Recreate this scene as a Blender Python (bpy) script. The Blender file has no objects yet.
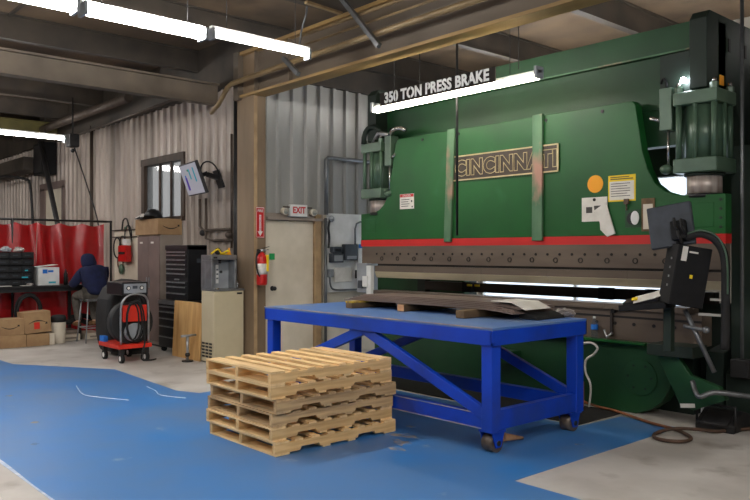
import bpy, bmesh, math, random
from mathutils import Vector, Matrix, Euler

random.seed(7)
SC = bpy.context.scene
COL = SC.collection
PI = math.pi
R = math.radians

# ------------------------------------------------------------------ camera, world, exposure
cam_d = bpy.data.cameras.new('camera')
cam = bpy.data.objects.new('camera', cam_d)
COL.objects.link(cam)
cam.location = (0, 0, 1.54)
cam.rotation_euler = (PI / 2, 0, R(48.41))
cam_d.sensor_width = 36.0
cam_d.lens = 36.0
cam_d.shift_y = 2.0 / 750.0
cam_d.clip_start = 0.05
SC.camera = cam

W = bpy.data.worlds.new('world')
SC.world = W
W.use_nodes = True
bg = W.node_tree.nodes['Background']
bg.inputs[0].default_value = (0.80, 0.90, 1.0, 1)
bg.inputs[1].default_value = 1.0

vs = SC.view_settings
vs.view_transform = 'Standard'
vs.look = 'None'
vs.exposure = 1.4
vs.gamma = 1.0
vs.use_curve_mapping = False
TUBE_COOL = 20.0      # emission of the cool tubes
TUBE_WARM = 9.0      # emission of the warm tubes


# ------------------------------------------------------------------ materials
MATS = {}


def mat(name, col, rough=0.6, metal=0.0, col2=None, scale=6.0, stretch=(1, 1, 1), lo=0.35, hi=0.65,
        bump=0.0, bscale=60.0, spec=0.5, emit=None, estr=0.0, coat=0.0, detail=5.0, vary=0.0,
        dirt=None, dscale=1.2, dlo=0.55, dhi=0.75):
    if name in MATS:
        return MATS[name]
    m = bpy.data.materials.new(name)
    m.use_nodes = True
    nt = m.node_tree
    N, L = nt.nodes, nt.links
    p = N['Principled BSDF']
    p.inputs['Base Color'].default_value = (*col, 1)
    p.inputs['Roughness'].default_value = rough
    p.inputs['Metallic'].default_value = metal
    p.inputs['Specular IOR Level'].default_value = spec
    p.inputs['Coat Weight'].default_value = coat
    tc = N.new('ShaderNodeTexCoord')
    mp = N.new('ShaderNodeMapping')
    mp.inputs['Scale'].default_value = stretch
    L.new(tc.outputs['Object'], mp.inputs['Vector'])
    if col2 is not None:
        n = N.new('ShaderNodeTexNoise')
        n.inputs['Scale'].default_value = scale
        n.inputs['Detail'].default_value = detail
        L.new(mp.outputs[0], n.inputs['Vector'])
        r = N.new('ShaderNodeMapRange')
        r.inputs[1].default_value = lo
        r.inputs[2].default_value = hi
        L.new(n.outputs['Fac'], r.inputs[0])
        mx = N.new('ShaderNodeMix')
        mx.data_type = 'RGBA'
        mx.inputs[6].default_value = (*col, 1)
        mx.inputs[7].default_value = (*col2, 1)
        L.new(r.outputs[0], mx.inputs[0])
        out = mx.outputs[2]
        if dirt is not None:
            n2 = N.new('ShaderNodeTexNoise')
            n2.inputs['Scale'].default_value = dscale
            n2.inputs['Detail'].default_value = 7
            L.new(mp.outputs[0], n2.inputs['Vector'])
            r2 = N.new('ShaderNodeMapRange')
            r2.inputs[1].default_value = dlo
            r2.inputs[2].default_value = dhi
            L.new(n2.outputs['Fac'], r2.inputs[0])
            m2 = N.new('ShaderNodeMix')
            m2.data_type = 'RGBA'
            L.new(r2.outputs[0], m2.inputs[0])
            L.new(out, m2.inputs[6])
            m2.inputs[7].default_value = (*dirt, 1)
            out = m2.outputs[2]
        if vary > 0:
            oi = N.new('ShaderNodeObjectInfo')
            r3 = N.new('ShaderNodeMapRange')
            r3.inputs[3].default_value = 1 - vary
            r3.inputs[4].default_value = 1 + vary
            L.new(oi.outputs['Random'], r3.inputs[0])
            hs = N.new('ShaderNodeHueSaturation')
            L.new(r3.outputs[0], hs.inputs['Value'])
            L.new(out, hs.inputs['Color'])
            out = hs.outputs[0]
        L.new(out, p.inputs['Base Color'])
    if bump > 0:
        nb = N.new('ShaderNodeTexNoise')
        nb.inputs['Scale'].default_value = bscale
        nb.inputs['Detail'].default_value = 3
        L.new(mp.outputs[0], nb.inputs['Vector'])
        b = N.new('ShaderNodeBump')
        b.inputs['Strength'].default_value = bump
        b.inputs['Distance'].default_value = 0.01
        L.new(nb.outputs['Fac'], b.inputs['Height'])
        L.new(b.outputs[0], p.inputs['Normal'])
    if emit is not None:
        p.inputs['Emission Color'].default_value = (*emit, 1)
        p.inputs['Emission Strength'].default_value = estr
    MATS[name] = m
    return m


def glass_mat(name, tint=(0.85, 0.88, 0.9), haze=0.25):
    m = bpy.data.materials.new(name)
    m.use_nodes = True
    nt = m.node_tree
    N, L = nt.nodes, nt.links
    N.remove(N['Principled BSDF'])
    out = N['Material Output']
    tr = N.new('ShaderNodeBsdfTransparent')
    tr.inputs[0].default_value = (*tint, 1)
    tl = N.new('ShaderNodeBsdfTranslucent')
    tl.inputs[0].default_value = (0.7, 0.7, 0.68, 1)
    gl = N.new('ShaderNodeBsdfGlossy')
    gl.inputs['Roughness'].default_value = 0.05
    lw = N.new('ShaderNodeLayerWeight')
    lw.inputs[0].default_value = 0.5
    pw = N.new('ShaderNodeMath')
    pw.operation = 'POWER'
    pw.inputs[1].default_value = 4.0
    L.new(lw.outputs['Facing'], pw.inputs[0])
    fr = N.new('ShaderNodeMath')
    fr.operation = 'MULTIPLY_ADD'
    fr.inputs[1].default_value = 0.6
    fr.inputs[2].default_value = 0.05
    L.new(pw.outputs[0], fr.inputs[0])
    a = N.new('ShaderNodeMixShader')
    a.inputs[0].default_value = haze
    b = N.new('ShaderNodeMixShader')
    L.new(tr.outputs[0], a.inputs[1])
    L.new(tl.outputs[0], a.inputs[2])
    L.new(fr.outputs[0], b.inputs[0])
    L.new(a.outputs[0], b.inputs[1])
    L.new(gl.outputs[0], b.inputs[2])
    L.new(b.outputs[0], out.inputs[0])
    MATS[name] = m
    return m


def c8(r, g, b):
    f = lambda v: (v / 255 / 12.92) if v / 255 <= 0.04045 else ((v / 255 + 0.055) / 1.055) ** 2.4
    return (f(r), f(g), f(b))


M = {}
M['concrete'] = mat('concrete', c8(192, 187, 181), 0.55, col2=c8(168, 162, 155), scale=1.5, bump=0.05, dirt=c8(136, 126, 116), dscale=2.4, dlo=0.58, dhi=0.78)
M['blue_floor'] = mat('blue_floor_paint', c8(50, 118, 184), 0.42, col2=c8(82, 120, 166), scale=1.3, lo=0.35, hi=0.7, bump=0.03, bscale=30, dirt=c8(150, 165, 182), dscale=3.2, dlo=0.68, dhi=0.82)
M['wear'] = mat('worn_paint', c8(150, 142, 132), 0.7, col2=c8(92, 122, 162), scale=14, lo=0.4, hi=0.6)
M['chalk'] = mat('chalk_white', c8(205, 210, 218), 0.8, col2=c8(160, 178, 205), scale=12)
M['deck'] = mat('roof_deck', c8(120, 100, 78), 0.85, col2=c8(88, 74, 60), scale=1.2, dirt=c8(50, 44, 40), dscale=0.8)
M['purlin'] = mat('purlin_steel', c8(76, 67, 57), 0.7, col2=c8(56, 50, 44), scale=2)
M['beam'] = mat('beam_steel', c8(116, 103, 88), 0.65, col2=c8(92, 82, 70), scale=2.0, stretch=(0.3, 1, 1))
M['flange'] = mat('beam_flange', c8(176, 142, 88), 0.6, col2=c8(140, 112, 70), scale=3.0, stretch=(0.3, 1, 1))
M['corr'] = mat('corrugated_left', c8(190, 177, 166), 0.5, 0.12, col2=c8(158, 146, 136), scale=1.0, stretch=(1, 1, 0.35), dirt=c8(96, 84, 74), dscale=0.9, dlo=0.52, dhi=0.8)
M['corr_b'] = mat('corrugated_door_wall', c8(176, 176, 172), 0.45, 0.2, col2=c8(148, 147, 142), scale=1.0, stretch=(1, 1, 0.3), dirt=c8(110, 104, 96), dscale=1.0, dlo=0.6, dhi=0.85)
M['plainwall'] = mat('plain_wall', c8(150, 144, 136), 0.8, col2=c8(128, 122, 114), scale=0.8)
M['cream'] = mat('cream_paint', c8(218, 208, 190), 0.6, col2=c8(200, 190, 170), scale=2.5, dirt=c8(160, 146, 124), dscale=1.6, dlo=0.62, dhi=0.85)
M['tan_frame'] = mat('tan_frame', c8(178, 150, 112), 0.6, col2=c8(150, 124, 92), scale=5)
M['column'] = mat('column_tan', c8(140, 119, 94), 0.7, col2=c8(110, 92, 72), scale=2.5, stretch=(1, 1, 0.25), dirt=c8(84, 68, 52), dscale=1.5)
M['dark'] = mat('dark_metal', c8(34, 34, 36), 0.5, 0.3, col2=c8(46, 44, 44), scale=8)
M['black'] = mat('black_plastic', c8(13, 13, 15), 0.6, spec=0.3, col2=c8(19, 19, 21), scale=12)
M['rubber'] = mat('black_rubber', c8(20, 20, 21), 0.8, col2=c8(32, 31, 30), scale=10)
M['brownwood'] = mat('dark_wood', c8(70, 54, 42), 0.7, col2=c8(50, 40, 32), scale=6, stretch=(1, 1, 0.2))
M['window_glass'] = glass_mat('window_glass', (0.43, 0.405, 0.385), 0.15)
M['frost'] = glass_mat('frosted_panel', (0.9, 0.93, 0.97), 0.25)
M['clear'] = glass_mat('clear_plastic', (0.85, 0.9, 0.95), 0.15)
# press
M['green'] = mat('machine_green', c8(27, 94, 40), 0.38, spec=0.35, col2=c8(22, 78, 34), scale=1.2, bump=0.04, bscale=25, dirt=c8(52, 106, 70), dscale=1.6, dlo=0.6, dhi=0.82)
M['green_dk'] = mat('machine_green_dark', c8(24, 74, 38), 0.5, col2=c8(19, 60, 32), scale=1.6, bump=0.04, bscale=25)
M['green_cyl'] = mat('cylinder_green', c8(84, 108, 88), 0.32, 0.1, col2=c8(68, 92, 74), scale=4)
M['housing'] = mat('housing_green', c8(26, 42, 32), 0.6, col2=c8(20, 34, 26), scale=3)
M['red_stripe'] = mat('red_stripe', c8(205, 30, 24), 0.45, col2=c8(180, 24, 20), scale=3, stretch=(0.4, 1, 1))
M['tool_steel'] = mat('tool_steel', c8(116, 102, 89), 0.42, 0.25, col2=c8(90, 78, 68), scale=4, stretch=(0.15, 1, 1), bump=0.05)
M['tool_steel_dk'] = mat('tool_steel_dark', c8(66, 58, 54), 0.5, 0.5, col2=c8(48, 43, 40), scale=4, stretch=(0.15, 1, 1))
M['brass_edge'] = mat('punch_edge', c8(206, 192, 158), 0.35, 0.2, col2=c8(158, 146, 122), scale=4, stretch=(0.15, 1, 1))
M['chrome'] = mat('chrome', c8(200, 200, 198), 0.22, 0.9, col2=c8(170, 165, 160), scale=20)
M['rod_steel'] = mat('rod_steel', c8(196, 186, 178), 0.4, 0.35, col2=c8(150, 134, 124), scale=6, stretch=(3, 3, 0.3))
M['strap'] = mat('strap_worn_green', c8(92, 128, 96), 0.5, 0.2, col2=c8(58, 96, 66), scale=3.5, stretch=(1, 1, 0.5), dirt=c8(168, 128, 112), dscale=2.2, dlo=0.56, dhi=0.64)
M['plate_brown'] = mat('name_plate_brown', c8(66, 52, 42), 0.5, col2=c8(52, 42, 34), scale=6)
M['plate_dark'] = mat('sign_board_dark', c8(52, 47, 44), 0.9, spec=0.1, col2=c8(42, 38, 36), scale=6)
M['gold'] = mat('pale_gold', c8(206, 190, 146), 0.5, col2=c8(186, 168, 124), scale=10)
M['paper'] = mat('paper', c8(226, 222, 214), 0.8, col2=c8(210, 205, 196), scale=8)
M['print'] = mat('print_ink', c8(70, 68, 66), 0.8)
M['yellow'] = mat('yellow_label', c8(236, 204, 30), 0.6)
M['orange'] = mat('orange_sticker', c8(244, 164, 24), 0.6)
M['red'] = mat('red_paint', c8(196, 26, 22), 0.4, col2=c8(176, 20, 18), scale=5)
M['white'] = mat('white_paint', c8(228, 228, 226), 0.5, col2=c8(212, 212, 208), scale=5)
M['grey'] = mat('grey_paint', c8(150, 154, 158), 0.5, col2=c8(132, 136, 140), scale=5)
M['greydk'] = mat('dark_grey_box', c8(62, 68, 76), 0.5, col2=c8(50, 55, 62), scale=8)
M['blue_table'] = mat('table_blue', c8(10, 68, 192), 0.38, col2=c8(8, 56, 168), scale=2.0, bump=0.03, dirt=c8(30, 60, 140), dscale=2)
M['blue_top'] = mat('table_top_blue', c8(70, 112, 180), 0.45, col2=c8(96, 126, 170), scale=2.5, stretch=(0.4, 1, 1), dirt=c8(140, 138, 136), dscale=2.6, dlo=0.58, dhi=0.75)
M['edge_wear'] = mat('worn_edge', c8(170, 150, 130), 0.6, col2=c8(90, 110, 160), scale=9, stretch=(0.5, 0.5, 1))
M['sheet'] = mat('sheet_steel', c8(136, 118, 110), 0.4, 0.3, col2=c8(108, 94, 88), scale=3, stretch=(0.2, 1, 1))
M['block'] = mat('block_wood', c8(120, 96, 66), 0.8, col2=c8(92, 72, 50), scale=6, stretch=(2, 0.3, 2))
M['block_end'] = mat('block_end', c8(206, 156, 112), 0.8, col2=c8(180, 130, 92), scale=14)
M['block_y'] = mat('block_yellow_edge', c8(196, 160, 40), 0.8, col2=c8(110, 88, 50), scale=22)
M['pallet'] = mat('pallet_wood', c8(242, 208, 152), 0.75, col2=c8(222, 184, 130), scale=5, stretch=(0.5, 6, 6), vary=0.14, dirt=c8(140, 106, 70), dscale=1.6, dlo=0.58, dhi=0.8)
M['pallet_s'] = mat('pallet_stringer_wood', c8(228, 190, 132), 0.75, col2=c8(202, 160, 104), scale=5, stretch=(6, 0.5, 6), vary=0.12, dirt=c8(128, 96, 62), dscale=2.2, dlo=0.6, dhi=0.8)
M['pallet_g'] = mat('pallet_wood_grey', c8(204, 172, 126), 0.8, col2=c8(170, 138, 98), scale=5, stretch=(0.5, 6, 6), vary=0.14, dirt=c8(96, 78, 60), dscale=1.6)
M['pallet_gs'] = mat('pallet_stringer_grey', c8(206, 172, 124), 0.8, col2=c8(172, 138, 96), scale=5, stretch=(6, 0.5, 6), vary=0.1, dirt=c8(96, 78, 60), dscale=2.2)
M['ply'] = mat('plywood', c8(214, 172, 112), 0.6, col2=c8(186, 140, 84), scale=3.2, stretch=(3, 3, 0.5), detail=3)
M['beige'] = mat('beige_enamel', c8(196, 184, 154), 0.5, col2=c8(188, 176, 146), scale=3)
M['stainless'] = mat('stainless', c8(150, 152, 154), 0.35, 0.7, col2=c8(130, 132, 134), scale=8)
M['tool_black'] = mat('tool_chest_black', c8(20, 21, 24), 0.35, col2=c8(26, 27, 30), scale=6)
M['alu'] = mat('aluminium', c8(176, 178, 180), 0.35, 0.8, col2=c8(150, 152, 154), scale=12)
M['locker'] = mat('locker_brown', c8(122, 104, 98), 0.5, col2=c8(108, 92, 87), scale=3)
M['locker_s'] = mat('locker_side', c8(150, 138, 128), 0.55, col2=c8(136, 124, 114), scale=3)
M['card'] = mat('cardboard', c8(168, 136, 98), 0.85, col2=c8(150, 118, 84), scale=6)
M['ink_black'] = mat('ink_black', c8(30, 26, 24), 0.8)
M['curtain'] = mat('red_vinyl', c8(178, 18, 24), 0.35, col2=c8(156, 14, 20), scale=2.5, coat=0.15)
M['navy'] = mat('navy_fleece', c8(24, 32, 70), 0.95, col2=c8(18, 25, 56), scale=14, bump=0.15, bscale=40)
M['trouser'] = mat('grey_trousers', c8(98, 92, 84), 0.95, col2=c8(80, 76, 70), scale=14)
M['skin'] = mat('skin', c8(196, 148, 120), 0.6)
M['boot'] = mat('tan_boot', c8(150, 112, 76), 0.8, col2=c8(120, 90, 60), scale=14)
M['orange_red'] = mat('cart_red', c8(214, 48, 28), 0.4, col2=c8(196, 40, 24), scale=6)
M['tarp'] = mat('black_cover', c8(22, 23, 24), 0.7, col2=c8(32, 33, 33), scale=5, bump=0.2, bscale=14)
M['pipe'] = mat('wall_pipe', c8(96, 84, 74), 0.5, 0.3, col2=c8(78, 68, 60), scale=6)
M['pipe_tan'] = mat('pipe_tan', c8(150, 128, 92), 0.5, 0.2, col2=c8(126, 106, 76), scale=6)
M['conduit'] = mat('conduit_grey', c8(120, 122, 124), 0.4, 0.6, col2=c8(100, 102, 104), scale=8)
M['hose'] = mat('hose_brown', c8(92, 66, 50), 0.6, col2=c8(70, 52, 40), scale=10)
M['hose_or'] = mat('hose_orange', c8(156, 94, 58), 0.6, col2=c8(120, 76, 50), scale=10)
M['screen'] = mat('screen_page', c8(150, 150, 158), 0.3, emit=c8(200, 202, 215), estr=0.1)
M['olive'] = mat('olive_beam', c8(112, 104, 56), 0.6, col2=c8(90, 84, 46), scale=3)
M['blue_ink'] = mat('blue_ink', c8(24, 110, 200), 0.6)
M['teal_ink'] = mat('teal_ink', c8(40, 170, 190), 0.6)
M['purple_ink'] = mat('purple_ink', c8(96, 60, 190), 0.6)
M['green_ink'] = mat('green_ink', c8(30, 150, 80), 0.6)
M['bag'] = mat('crumpled_film', c8(176, 168, 162), 0.35, col2=c8(120, 112, 108), scale=20)
M['tube_cool'] = mat('tube_cool', (1, 1, 1), 0.5, emit=(1.0, 0.975, 0.945), estr=TUBE_COOL)
M['tube_warm'] = mat('tube_warm', (1, 1, 1), 0.5, emit=(1.0, 0.93, 0.74), estr=TUBE_WARM)
M['led'] = mat('led_white', (1, 1, 1), 0.5, emit=(0.85, 0.92, 1.0), estr=30)


# ------------------------------------------------------------------ mesh builder
class MB:
    def __init__(self):
        self.v, self.f, self.s = [], [], []

    def _add(self, vs_, fs, smooth=False):
        o = len(self.v)
        self.v += [tuple(p) for p in vs_]
        for f in fs:
            self.f.append([o + i for i in f])
            self.s.append(smooth)
        return self

    def box(self, x0, y0, z0, x1, y1, z1):
        x0, x1 = min(x0, x1), max(x0, x1)
        y0, y1 = min(y0, y1), max(y0, y1)
        z0, z1 = min(z0, z1), max(z0, z1)
        return self._add([(x0, y0, z0), (x1, y0, z0), (x1, y1, z0), (x0, y1, z0), (x0, y0, z1), (x1, y0, z1), (x1, y1, z1), (x0, y1, z1)],
                         [(0, 3, 2, 1), (4, 5, 6, 7), (0, 1, 5, 4), (1, 2, 6, 5), (2, 3, 7, 6), (3, 0, 4, 7)])

    def cbox(self, c, s, rot=None):
        hx, hy, hz = s[0] / 2, s[1] / 2, s[2] / 2
        pts = [Vector(p) for p in [(-hx, -hy, -hz), (hx, -hy, -hz), (hx, hy, -hz), (-hx, hy, -hz), (-hx, -hy, hz), (hx, -hy, hz), (hx, hy, hz), (-hx, hy, hz)]]
        if rot is not None:
            e = Euler(rot).to_matrix()
            pts = [e @ p for p in pts]
        c = Vector(c)
        return self._add([p + c for p in pts], [(0, 3, 2, 1), (4, 5, 6, 7), (0, 1, 5, 4), (1, 2, 6, 5), (2, 3, 7, 6), (3, 0, 4, 7)])

    def bar(self, a, b, w, h, up=(0, 0, 1)):
        a, b = Vector(a), Vector(b)
        d = (b - a).normalized()
        u = Vector(up)
        s = d.cross(u)
        if s.length < 1e-4:
            s = d.cross(Vector((0, 1, 0)))
        s.normalize()
        u = s.cross(d).normalized()
        s *= w / 2
        u *= h / 2
        return self._add([a - s - u, a + s - u, a + s + u, a - s + u, b - s - u, b + s - u, b + s + u, b - s + u],
                         [(0, 1, 2, 3), (7, 6, 5, 4), (0, 4, 5, 1), (1, 5, 6, 2), (2, 6, 7, 3), (3, 7, 4, 0)])

    def tube(self, pts, r, n=8, smooth=True, closed=False):
        pts = [Vector(p) for p in pts]
        rs = r if isinstance(r, (list, tuple)) else [r] * len(pts)
        ring = []
        prev = None
        cnt = len(pts)
        for i, p in enumerate(pts):
            if closed:
                t = pts[(i + 1) % cnt] - pts[i - 1]
            else:
                t = pts[min(i + 1, cnt - 1)] - pts[max(i - 1, 0)]
            t.normalize()
            if prev is None:
                ref = Vector((0, 0, 1)) if abs(t.z) < 0.9 else Vector((1, 0, 0))
                a = t.cross(ref).normalized()
            else:
                a = (prev - t * prev.dot(t))
                a.normalize()
            prev = a
            b = t.cross(a)
            ring.append([p + (a * math.cos(2 * PI * k / n) + b * math.sin(2 * PI * k / n)) * rs[i] for k in range(n)])
        vs_ = [q for rg in ring for q in rg]
        fs = []
        m = cnt if closed else cnt - 1
        for i in range(m):
            j = (i + 1) % cnt
            for k in range(n):
                fs.append((i * n + k, i * n + (k + 1) % n, j * n + (k + 1) % n, j * n + k))
        self._add(vs_, fs, smooth)
        if not closed:
            o = len(self.v) - len(vs_)
            self.f.append([o + k for k in range(n)][::-1]); self.s.append(False)
            self.f.append([o + (cnt - 1) * n + k for k in range(n)]); self.s.append(False)
        return self

    def cyl(self, a, b, r, n=16, smooth=True):
        return self.tube([a, b], r, n, smooth)

    def lathe(self, prof, c=(0, 0, 0), n=20, smooth=True):
        # prof: list of (radius, z) about a vertical axis
        c = Vector(c)
        vs_, fs = [], []
        for (r, z) in prof:
            for k in range(n):
                a = 2 * PI * k / n
                vs_.append((c.x + r * math.cos(a), c.y + r * math.sin(a), c.z + z))
        for i in range(len(prof) - 1):
            for k in range(n):
                fs.append((i * n + k, i * n + (k + 1) % n, (i + 1) * n + (k + 1) % n, (i + 1) * n + k))
        self._add(vs_, fs, smooth)
        o = len(self.v) - len(vs_)
        self.f.append([o + k for k in range(n)][::-1]); self.s.append(False)
        self.f.append([o + (len(prof) - 1) * n + k for k in range(n)]); self.s.append(False)
        return self

    def prism(self, poly, axis, a, b):
        # poly in the two other axes (cyclic order x:(y,z) y:(x,z) z:(x,y)), extruded along axis from a to b
        def P(p, t):
            return {'x': (t, p[0], p[1]), 'y': (p[0], t, p[1]), 'z': (p[0], p[1], t)}[axis]
        n = len(poly)
        vs_ = [P(p, a) for p in poly] + [P(p, b) for p in poly]
        fs = [tuple(range(n)), tuple(range(2 * n - 1, n - 1, -1))]
        for i in range(n):
            j = (i + 1) % n
            fs.append((i, i + n, j + n, j))
        return self._add(vs_, fs)

    def sphere(self, c, r, n=12, m=8):
        rx, ry, rz = (r if isinstance(r, (tuple, list)) else (r, r, r))
        c = Vector(c)
        vs_ = [(c.x, c.y, c.z - rz)]
        for i in range(1, m):
            t = -PI / 2 + PI * i / m
            for k in range(n):
                a = 2 * PI * k / n
                vs_.append((c.x + rx * math.cos(t) * math.cos(a), c.y + ry * math.cos(t) * math.sin(a), c.z + rz * math.sin(t)))
        vs_.append((c.x, c.y, c.z + rz))
        fs = []
        for k in range(n):
            fs.append((0, 1 + (k + 1) % n, 1 + k))
        for i in range(m - 2):
            for k in range(n):
                a0 = 1 + i * n
                fs.append((a0 + k, a0 + (k + 1) % n, a0 + n + (k + 1) % n, a0 + n + k))
        top = len(vs_) - 1
        a0 = 1 + (m - 2) * n
        for k in range(n):
            fs.append((a0 + k, a0 + (k + 1) % n, top))
        return self._add(vs_, fs, True)

    def mesh(self, name, material):
        me = bpy.data.meshes.new(name)
        me.from_pydata(self.v, [], self.f)
        bm = bmesh.new()
        bm.from_mesh(me)
        bmesh.ops.recalc_face_normals(bm, faces=bm.faces)
        bm.to_mesh(me)
        bm.free()
        me.polygons.foreach_set('use_smooth', self.s)
        if material is not None:
            me.materials.append(M[material] if isinstance(material, str) else material)
        me.update()
        return me

    def build(self, name, material, parent=None, bevel=0.0, local=False, loc=None, rot=None):
        """one mesh object; world coordinates unless local=True (then in the parent's frame)"""
        off = Vector((0, 0, 0))
        if parent is not None and not local:
            off = wloc(parent)
        if off.length:
            self.v = [(p[0] - off.x, p[1] - off.y, p[2] - off.z) for p in self.v]
        o = bpy.data.objects.new(name, self.mesh(name, material))
        COL.objects.link(o)
        if parent is not None:
            o.parent = parent
        if loc is not None:
            o.location = loc
        if rot is not None:
            o.rotation_euler = rot
        if bevel > 0:
            bv = o.modifiers.new('bevel', 'BEVEL')
            bv.width = bevel
            bv.segments = 1
            bv.limit_method = 'ANGLE'
        return o


def wloc(o):
    p = Vector(o.location)
    while o.parent is not None:
        o = o.parent
        p += Vector(o.location)
    return p


def tag(o, label, cat, group=None):
    o['label'] = label
    o['category'] = cat
    if group:
        o['group'] = group
    return o


def struct(o, label, cat='wall'):
    o['kind'] = 'structure'
    o['label'] = label
    o['category'] = cat
    return o


def thing(name, label, cat, loc=(0, 0, 0), rot=(0, 0, 0), group=None):
    o = bpy.data.objects.new(name, None)
    COL.objects.link(o)
    o.location = loc
    o.rotation_euler = rot
    o.empty_display_size = 0.1
    return tag(o, label, cat, group)


def copy_tree(o, parent=None):
    c = o.copy()
    COL.objects.link(c)
    c.parent = parent
    for ch in list(o.children):
        copy_tree(ch, c)
    return c


def text_obj(name, s, size, material, parent, loc, rot=(PI / 2, 0, 0), depth=0.002, align='CENTER', outline=0.0, weight=0.0, sx=1.0, shear=0.0, local=False, space=1.0):
    cu = bpy.data.curves.new(name, 'FONT')
    cu.body = s
    cu.size = size
    cu.align_x = align
    cu.align_y = 'CENTER'
    cu.resolution_u = 3
    cu.shear = shear
    cu.space_character = space
    if outline > 0:
        cu.fill_mode = 'NONE'
        cu.bevel_depth = outline
        cu.bevel_resolution = 0
        cu.offset = weight
    else:
        cu.extrude = depth
        cu.offset = weight
    t = bpy.data.objects.new(name + '_tmp', cu)
    COL.objects.link(t)
    dg = bpy.context.evaluated_depsgraph_get()
    dg.update()
    me = bpy.data.meshes.new_from_object(t.evaluated_get(dg))
    bpy.data.objects.remove(t)
    bpy.data.curves.remove(cu)
    me.materials.clear()
    me.materials.append(M[material])
    me.transform(Matrix.Diagonal((sx, 1, 1, 1)))
    o = bpy.data.objects.new(name, me)
    COL.objects.link(o)
    o.parent = parent
    l = Vector(loc)
    if parent is not None and not local:
        l -= wloc(parent)
    o.location = l
    o.rotation_euler = rot
    return o


def split_letters(o, name='letter'):
    """cut a line of text into one object per letter (pieces whose x ranges overlap stay together)"""
    bm = bmesh.new()
    bm.from_mesh(o.data)
    bm.verts.ensure_lookup_table()
    seen, isl = set(), []
    for v in bm.verts:
        if v.index in seen:
            continue
        st_, comp = [v], []
        seen.add(v.index)
        while st_:
            q_ = st_.pop()
            comp.append(q_.index)
            for e in q_.link_edges:
                w_ = e.other_vert(q_)
                if w_.index not in seen:
                    seen.add(w_.index)
                    st_.append(w_)
        isl.append(comp)
    bm.free()
    vs_ = o.data.vertices
    isl = sorted((min(vs_[i].co.x for i in c), max(vs_[i].co.x for i in c), c) for c in isl)
    cl_ = []
    for a, b, c in isl:
        if cl_ and a < cl_[-1][1] - 1e-4:
            cl_[-1][1] = max(cl_[-1][1], b)
            cl_[-1][2] += c
        else:
            cl_.append([a, b, list(c)])
    outs = []
    for a, b, c in cl_:
        cs = {i: k_ for k_, i in enumerate(sorted(c))}
        pts = [vs_[i].co.copy() for i in sorted(c)]
        fs = [[cs[i] for i in p.vertices] for p in o.data.polygons if p.vertices[0] in cs]
        me = bpy.data.meshes.new(name)
        me.from_pydata(pts, [], fs)
        me.materials.append(o.data.materials[0])
        n = bpy.data.objects.new(name, me)
        COL.objects.link(n)
        n.parent = o.parent
        n.location = o.location
        n.rotation_euler = o.rotation_euler
        outs.append((n, a, b))
    bpy.data.objects.remove(o)
    return outs


def bez(p0, p1, p2, p3, n=12):
    out = []
    p0, p1, p2, p3 = map(Vector, (p0, p1, p2, p3))
    for i in range(n + 1):
        t = i / n
        out.append(p0 * (1 - t) ** 3 + p1 * 3 * t * (1 - t) ** 2 + p2 * 3 * t * t * (1 - t) + p3 * t ** 3)
    return out


def smooth_path(pts, sub=5):
    pts = [Vector(p) for p in pts]
    out = []
    n = len(pts)
    for i in range(n - 1):
        p0, p1, p2, p3 = pts[max(i - 1, 0)], pts[i], pts[i + 1], pts[min(i + 2, n - 1)]
        for k in range(sub):
            t = k / sub
            out.append(0.5 * ((2 * p1) + (p2 - p0) * t + (2 * p0 - 5 * p1 + 4 * p2 - p3) * t * t + (3 * p1 - p0 - 3 * p2 + p3) * t ** 3))
    out.append(pts[-1])
    return out


# ================================================================== SETTING
CEIL = 4.72
XR, XL, YB, YF = 4.0, -23.0, -9.0, 10.5       # extents of the hall
WY = 5.9                                         # left corrugated wall
DX = -9.0                                        # door wall

fl = MB().box(XL, YB, -0.2, XR, YF, 0).build('floor', 'concrete')
struct(fl, 'worn grey concrete shop floor with painted blue lanes', 'floor')
# blue painted lane (one flat polygon with thickness of a coat of paint)
lane = [(-22.9, 1.6), (3.9, 1.6), (3.9, 4.05), (-3.15, 4.05), (-3.15, 6.35), (-3.72, 6.38), (-3.76, 5.75), (-7.4, 5.7), (-7.4, 4.0), (-7.7, 3.88), (-9.62, 3.98), (-11.0, 3.12), (-22.9, 0.0 + 2.6)]
p = MB().prism(lane, 'z', 0.0003, 0.002).build('blue_paint', 'blue_floor', fl)
p['label'] = 'blue painted lane on the concrete floor'
# pale paint-line left along the lane's edge
MB().prism([(-8.0, 1.585), (-2.0, 1.585), (-2.0, 1.602), (-4.4, 1.605), (-5.2, 1.6), (-5.8, 1.615), (-8.0, 1.61)], 'z', 0.0004, 0.0025).build('paint_edge', 'chalk', fl)
# curved scuff marks in the paint
for pts in ([(-8.72, 3.155), (-8.55, 3.11), (-8.13, 3.02), (-7.85, 3.10), (-7.52, 3.255)], [(-8.14, 3.74), (-7.83, 3.70), (-7.55, 3.63), (-7.22, 3.75)]):
    MB().tube([(v.x, v.y, 0.0012) for v in smooth_path([(a, b, 0) for a, b in pts], 5)], 0.006, 4).build('scuff_mark', 'chalk', fl)

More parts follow.
